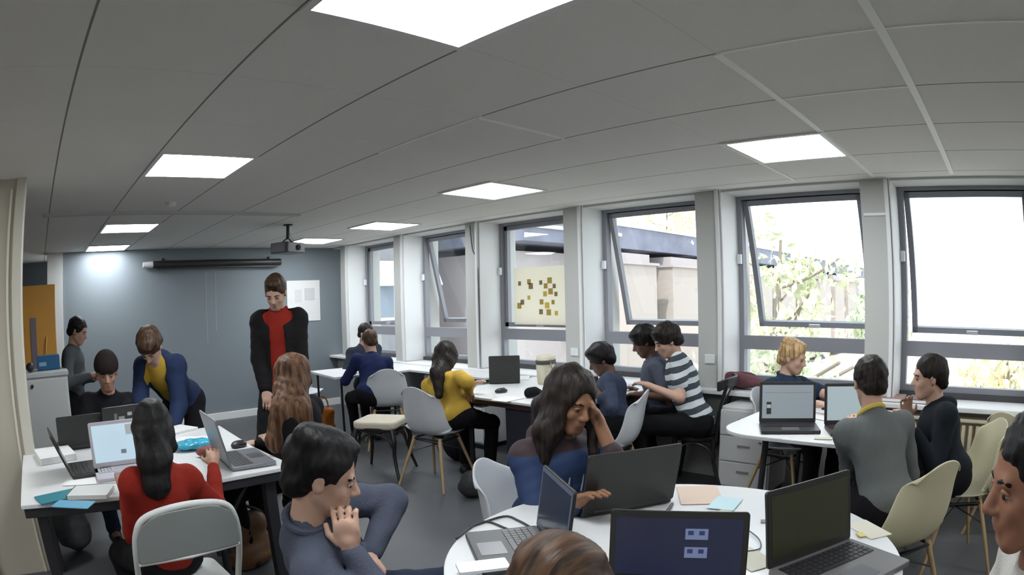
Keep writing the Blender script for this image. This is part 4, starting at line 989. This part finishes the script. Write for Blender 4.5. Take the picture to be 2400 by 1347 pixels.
sheet((0.007, 3.645, 0.722), 8, .24, .30, 'thick white paper stack at the left end of the left table by the post', paper, .035, 'paper_stack')
sheet((0.447, 3.521, 0.722), 20, .25, .16, 'loose white sheet between the laptops on the left table')
sheet((0.188, 3.040, 0.722), -15, .30, .20, 'white sheet lying behind the notebook on the left table')
t = sheet((0.155, 2.764, 0.723), -22, .21, .16, 'thick white notebook on top of the blue folders at the front left corner', mat('notebook cover', (.62, .64, .62), .6), .018, 'notebook', 'notebook')
obj('spine', box(-.108, -.103, -.08, .08, 0, .019), mat('spine dark', (.08, .08, .08), .6), t)
sheet((-0.020, 2.793, 0.723), 15, .22, .14, 'teal folder at the front left corner of the left table', teal, .006, 'folder', 'folder')
sheet((0.051, 2.620, 0.729), -30, .20, .10, 'shiny sky-blue leaflet overhanging the front edge of the left table', sky, .003, 'leaflet', 'leaflet')
sheet((0.859, 3.972, 0.722), 25, .34, .20, 'crumpled white papers near the hands of the bending person', paper, .012, 'paper_pile')
sheet((0.934, 3.630, 0.722), -35, .26, .18, 'white paper sheet behind the blue plastic packet on the left table')
def rumple(name, c, r, label, cat, m, n=7, seed=1, h=.008, fold=.004, flat=.5):
    rs = random.Random(seed); P = []
    for i in range(n):
        a = rs.random() * 2 * PI; q = rs.random() * .6
        P.append(('e', (math.cos(a) * q * r[0], math.sin(a) * q * r[1], r[2] * (.35 + .4 * rs.random())), (r[0] * rs.uniform(.35, .6), r[1] * rs.uniform(.35, .6), r[2] * rs.uniform(.35, .6)), np.eye(3), .02))
    P.append(('e', (0, 0, r[2] * .4), (r[0] * .75, r[1] * .75, r[2] * .45), np.eye(3), .02))
    o = blob(name, P, h, m, None, (0, 0, 0), fold, seed, 2.0); o.location = c; o.location.z -= min(v.co.z for v in o.data.vertices) - .001
    return tag(o, label, cat)
rumple('plastic_packet', (0.864, 3.386, 0.720), (.16, .08, .03), 'crumpled cyan-blue plastic packet in the middle of the left table', 'packet', mat('cyan plastic', (.05, .38, .55), .25, noise=.5, nscale=12), seed=3)
rumple('red_pouch', (0.890, 3.170, 0.720), (.09, .05, .03), 'small dull red pouch beside the blue plastic packet', 'pouch', mat('dull red', (.20, .05, .04), .6), seed=4)
# round table
t, L, M = laptop(1.31, 1.19, 148, 8, 'open charcoal laptop at the left of the round table, keyboard towards the chin-resting boy', w=.31, lid=lap_black, base=mat('laptop coal', (.032, .032, .035), .4), keyc=mat('worn keys', (.10, .10, .10), .4), screen=mat('dim blue screen', (.03, .04, .07), .15), bezel=mat('bezel blue grey', (.10, .12, .17), .4), hl=.208)
laptop(1.73, 1.20, 63, 14, 'large black laptop with its plain lid towards us, in front of the girl in blue', w=.36, hl=.225)
t, L, M = laptop(1.275, .73, 207, 10, 'laptop with a navy-blue screen showing two small picture icons, bottom centre', w=.355, hl=.196, screen=g_blue, lid=lap_black)
ic = mat('icon pale', (.1, .12, .2), .4, emit=(.10, .13, .22), es=.8); ic2 = mat('icon dark', (.01, .015, .05), .4, emit=(.02, .03, .09), es=.8)
for z0 in (.124, .076):
    o = on_lid(L, M, .0053, .015, .073, z0, z0 + .028, ic, 'screen_icon')
    for y0 in (.022, .050): obj('icon_mark', box(.0063, .0068, y0, y0 + .014, z0 + .012, z0 + .023, M=M), ic2, o)
laptop(1.635, .485, 245, 9, 'black laptop with a dark greenish blank screen at the right of the round table', w=.355, hl=.218, d=.25, lid=lap_black, base=mat('laptop base grey', (.13, .125, .125), .35), screen=mat('dark green screen', (.030, .032, .016), .22))
t = sheet((1.041, 1.194, 0.744), 60, .07, .14, 'white phone lying on the corner of the charcoal laptop', mat('white phone', (.62, .64, .66), .25), .008, 'phone', 'phone')
def cable(pts, r, m, label, z=None):
    o = obj('cable', tube(bmesh.new(), smooth_path(pts, 6), r, 8), m, smooth=True); return tag(o, label, 'cable')
ZC = .7245
cable([(1.262, 1.503, 0.725), (1.411, 1.496, 0.725), (1.414, 1.427, 0.725), (1.387, 1.333, 0.725)], .004, blackm, 'black cable on the round table running behind the charcoal laptop')
cable([(1.164, 1.453, 0.725), (1.327, 1.512, 0.725), (1.333, 1.396, 0.725), (1.324, 1.301, 0.725), (1.347, 1.250, 0.725)], .004, blackm, 'longer black cable looping round the left rim of the round table')
cable([(1.767, 0.759, 0.725), (1.709, 0.690, 0.725), (1.638, 0.653, 0.725), (1.598, 0.680, 0.725)], .0022, mat('grey wire', (.12, .12, .12), .5), 'thin grey wire looping beside the navy-screen laptop')
t = tag(empty('pen', (1.812, 1.083, 0.726), math.radians(18)), 'dark pen lying on the round table by the large black laptop', 'pen')
obj('barrel', tube(bmesh.new(), [(-.055, 0, .002), (.05, 0, .002)], [.0055, .0055], 8), blackm, t); obj('tip', tube(bmesh.new(), [(.05, 0, .002), (.064, 0, .002)], [.005, .001], 8), mat('pen tip', (.3, .3, .3), .4), t)
sheet((2.018, 1.073, 0.722), 35, .22, .16, 'large pinkish sheet at the far edge of the round table', pinkp)
sheet((1.969, 0.939, 0.724), 10, .14, .10, 'pale cyan card on the round table, left of the greenish laptop', bluep)
sheet((1.864, 0.903, 0.722), -12, .09, .05, 'small curled cream note in the middle of the round table', cream_p)
sheet((1.866, 0.740, 0.722), 25, .03, .02, 'tiny torn paper scrap beside the greenish laptop', mat('grey scrap', (.25, .25, .25), .8))
sheet((1.940, 0.382, 0.721), 50, .16, .09, 'cream paper under the front edge of the large cream chair', cream_p)
sheet((1.877, 0.392, 0.724), 40, .04, .025, 'small yellow note right of the greenish laptop', yp)
sheet((1.558, 0.647, 0.722), 60, .15, .10, 'cream doodled sheet between the two lower laptops', cream_p)
# middle table
t, L, M = laptop(3.83, 3.98, 48, 8, 'black laptop with its lid towards us on the middle table', w=.27, hl=.235)
o = sheet((4.190, 4.169, 0.722), 40, .30, .21, 'white sheet behind the black laptop on the middle table')
sheet((3.237, 3.338, 0.722), 5, .21, .15, 'faint white sheet by the mouse on the middle table')
sheet((4.303, 3.712, 0.722), -20, .30, .21, 'white sheet on the middle table close to the window sill')
t = tag(empty('tote_bag', (4.055, 3.696, 0.720), .3), 'cream canvas bag with a dark band standing on the middle table', 'bag')
bm = lathe(bmesh.new(), [(.085, 0), (.10, .03), (.105, .16), (.10, .20), (.108, .24), (.10, .245), (.09, .20)], 24)
for v in bm.verts: v.co.x *= 1.05; v.co.y *= .7; v.co += Vector((math.sin(v.co.z * 60) * .004, math.cos(v.co.z * 45) * .004, 0))
obj('body', bm, mat('canvas cream', (.58, .54, .42), .8, noise=.25, nscale=14), t, smooth=True)
bm = lathe(bmesh.new(), [(.108, .175), (.112, .18), (.112, .205), (.108, .21)], 24)
for v in bm.verts: v.co.x *= 1.05; v.co.y *= .72
obj('band', bm, mat('band dark', (.05, .05, .05), .6), t, smooth=True)
obj('handle', tube(bmesh.new(), smooth_path([(-.05, -.06, .22), (-.05, -.09, .12), (0, -.10, .09), (.05, -.09, .12), (.05, -.06, .22)], 4), .006, 6), mat('strap brown', (.30, .22, .12), .7), t)
rumple('black_pouch', (3.433, 3.254, 0.720), (.10, .06, .06), 'soft black pouch at the front edge of the middle table', 'pouch', black_c, seed=7)
sheet((4.122, 3.229, 0.722), 30, .30, .21, 'open white notebook under the arms of the boy in the patterned shirt', paper, .008, 'notebook', 'notebook')
# window table
t, L, M = laptop(3.40, 1.235, 206, 10, 'black laptop with a lit pale grey screen on the window table, nearest the blond boy', w=.34, hl=.235, screen=g_grey)
ln = mat('screen line', (.1, .12, .14), .4, emit=(.16, .2, .23), es=.5)
on_lid(L, M, .0053, -.14, .14, .172, .175, ln, 'screen_line')
o = on_lid(L, M, .0053, -.128, -.100, .05, .12, mat('screen emblem', (.03, .03, .03), .4), 'screen_emblem'); obj('emblem_band', box(.0063, .0068, -.126, -.102, .085, .105, M=M), mat('screen pale mark', (.2, .2, .2), .4, emit=(.42, .5, .55), es=.5), o)
laptop(3.50, .88, 207, 10, 'second laptop with a lit screen, half hidden by the person in the grey sweater', w=.30, hl=.235, screen=glow('screen lit pale two', (.50, .62, .66), .7), lid=mat('laptop maroon black', (.03, .012, .014), .4))
sheet((3.161, 0.934, 0.722), 15, .05, .10, 'small dark-edged card at the near edge of the window table', cream_p, .004, 'card', 'card')
sheet((3.797, 1.072, 0.722), -25, .30, .21, 'white sheet of paper in the middle of the window table')
# window board things
for i, (y, w_, c, l) in enumerate(((1.35, .26, (.12, .05, .05), 'flat maroon book on the window board left of the blond boy'), (.92, .22, (.30, .17, .15), 'dusty pink book on the window board right of the blond boy'), (.66, .20, (.10, .04, .04), 'dark red book on the window board behind the grey sweater'))):
    t = tag(obj('book', box(4.40, 4.62, y - w_, y, .736, .765), mat('book cover %d' % i, c, .6), bevel=.002), l, 'book')
    obj('pages', box(4.399, 4.615, y - w_ + .004, y - .004, .741, .760), paper, t)
# window posters and small wall things
t = tag(obj('poster_sheet', box(WX - .012, WX - .009, 4.00, 4.74, 1.19, 1.78), translucent('thin white paper', (.88, .85, .76))), 'white poster dotted with yellow and brown squares taped inside the third window', 'poster')
rs = random.Random(4); ym = [mat('square ochre', (.42, .30, .06), .7), mat('square brown', (.22, .17, .08), .7), mat('square yellow', (.62, .45, .08), .7)]
for i, (yy, zz, c) in enumerate(((4.66, 1.70, 1), (4.52, 1.71, 0), (4.49, 1.66, 1), (4.53, 1.55, 2), (4.62, 1.50, 1), (4.66, 1.46, 0), (4.36, 1.70, 1), (4.29, 1.66, 0), (4.23, 1.71, 0), (4.18, 1.66, 1), (4.30, 1.58, 2), (4.22, 1.60, 0), (4.16, 1.58, 1), (4.35, 1.50, 0), (4.27, 1.46, 2), (4.20, 1.50, 0), (4.36, 1.40, 1), (4.25, 1.39, 0), (4.16, 1.39, 2))):
    obj('square_note', box(WX - .014, WX - .012, yy - .024, yy + .016 + .010 * (i % 3), zz - .080 - .024, zz - .080 + .020 + .008 * (i % 3)), ym[c], t)
cable([(4.44, 5.10, 2.26), (4.44, 5.06, 2.0), (4.44, 4.99, 1.85), (4.445, 4.98, 1.3), (4.44, 4.985, .75)], .007, mat('conduit dark', (.10, .10, .11), .5), 'dark cable running down the pillar between the second and third windows')
for k in (2, 3, 4):
    y = WL[k] + .12
    t = tag(obj('wall_socket', box(4.448, 4.462, y - .045, y + .045, .93, 1.0), white_m, bevel=.003), 'white wall socket low on the pillar ' + {2: 'left of the far right window', 3: 'behind the boy in stripes', 4: 'left of the fourth window from the left'}[k], 'socket')
t = tag(obj('pillar_clip', box(4.448, 4.462, WL[2] + .02, WL[2] + .21, 2.03, 2.05), white_m, bevel=.002), 'short white strip near the top of the pillar between the two right windows', 'bracket')
# bags on the floor and seats
t = tag(empty('orange_bag', (3.319, 6.521, 0.000)), 'bright orange tote bag on the floor behind the long-haired person', 'bag')
oc = mat('orange leather', (.55, .16, .015), .5, noise=.2, nscale=8)
blob('body', [('e', (0, 0, .15), (.14, .09, .15), np.eye(3), .02), ('e', (0, 0, .06), (.15, .10, .055), np.eye(3), .03), ('e', (-.07, 0, .25), (.06, .06, .07), np.eye(3), .02), ('e', (.09, 0, .22), (.06, .06, .06), np.eye(3), .02)], .009, oc, t, (0, 0, 0), .004, 3)
obj('handle', tube(bmesh.new(), smooth_path([(-.08, 0, .27), (-.06, 0, .38), (0, 0, .42), (.06, 0, .37), (.08, 0, .26)], 5), .009, 8), oc, t, smooth=True)
t = tag(empty('brown_bag', (1.097, 3.334, 0.000), .4), 'brown leather bag standing on the floor under the right end of the left table', 'bag')
bc = mat('brown leather', (.16, .075, .03), .55, noise=.3, nscale=6)
blob('body', [('c', (-.07, 0, .10), (.07, 0, .10), .10, .10, .04), ('c', (-.075, 0, .24), (.075, 0, .24), .08, .08, .05), ('e', (0, 0, .06), (.16, .11, .06), np.eye(3), .03)], .009, bc, t, (0, 0, 0), .005, 5)
obj('strap', tube(bmesh.new(), smooth_path([(-.10, 0, .30), (0, 0, .36), (.12, 0, .31), (.17, 0, .26)], 5), .010, 8), mat('strap dark', (.03, .02, .015), .6), t, smooth=True)
rumple('grey_bag', (0.059, 4.110, 0.000), (.16, .14, .26), 'slumped grey bag on the floor under the left end of the left table', 'bag', mat('grey nylon', (.13, .14, .15), .5), seed=9, h=.012)
rumple('dark_bag', (2.962, 3.468, 0.000), (.15, .14, .17), 'small dark bag on the floor left of the white chair', 'bag', mat('dark nylon', (.022, .022, .026), .6), seed=10, h=.010)
rumple('maroon_coat', (4.52, 2.02, .736), (.12, .22, .10), 'crumpled maroon coat on the window board right of the boy in stripes', 'coat', burg, seed=12, h=.010)
rumple('black_backpack', (3.636, 4.431, 0.000), (.2, .18, .30), 'black backpack on the floor under the girl in the yellow hoodie', 'bag', black_c, seed=14, h=.014)
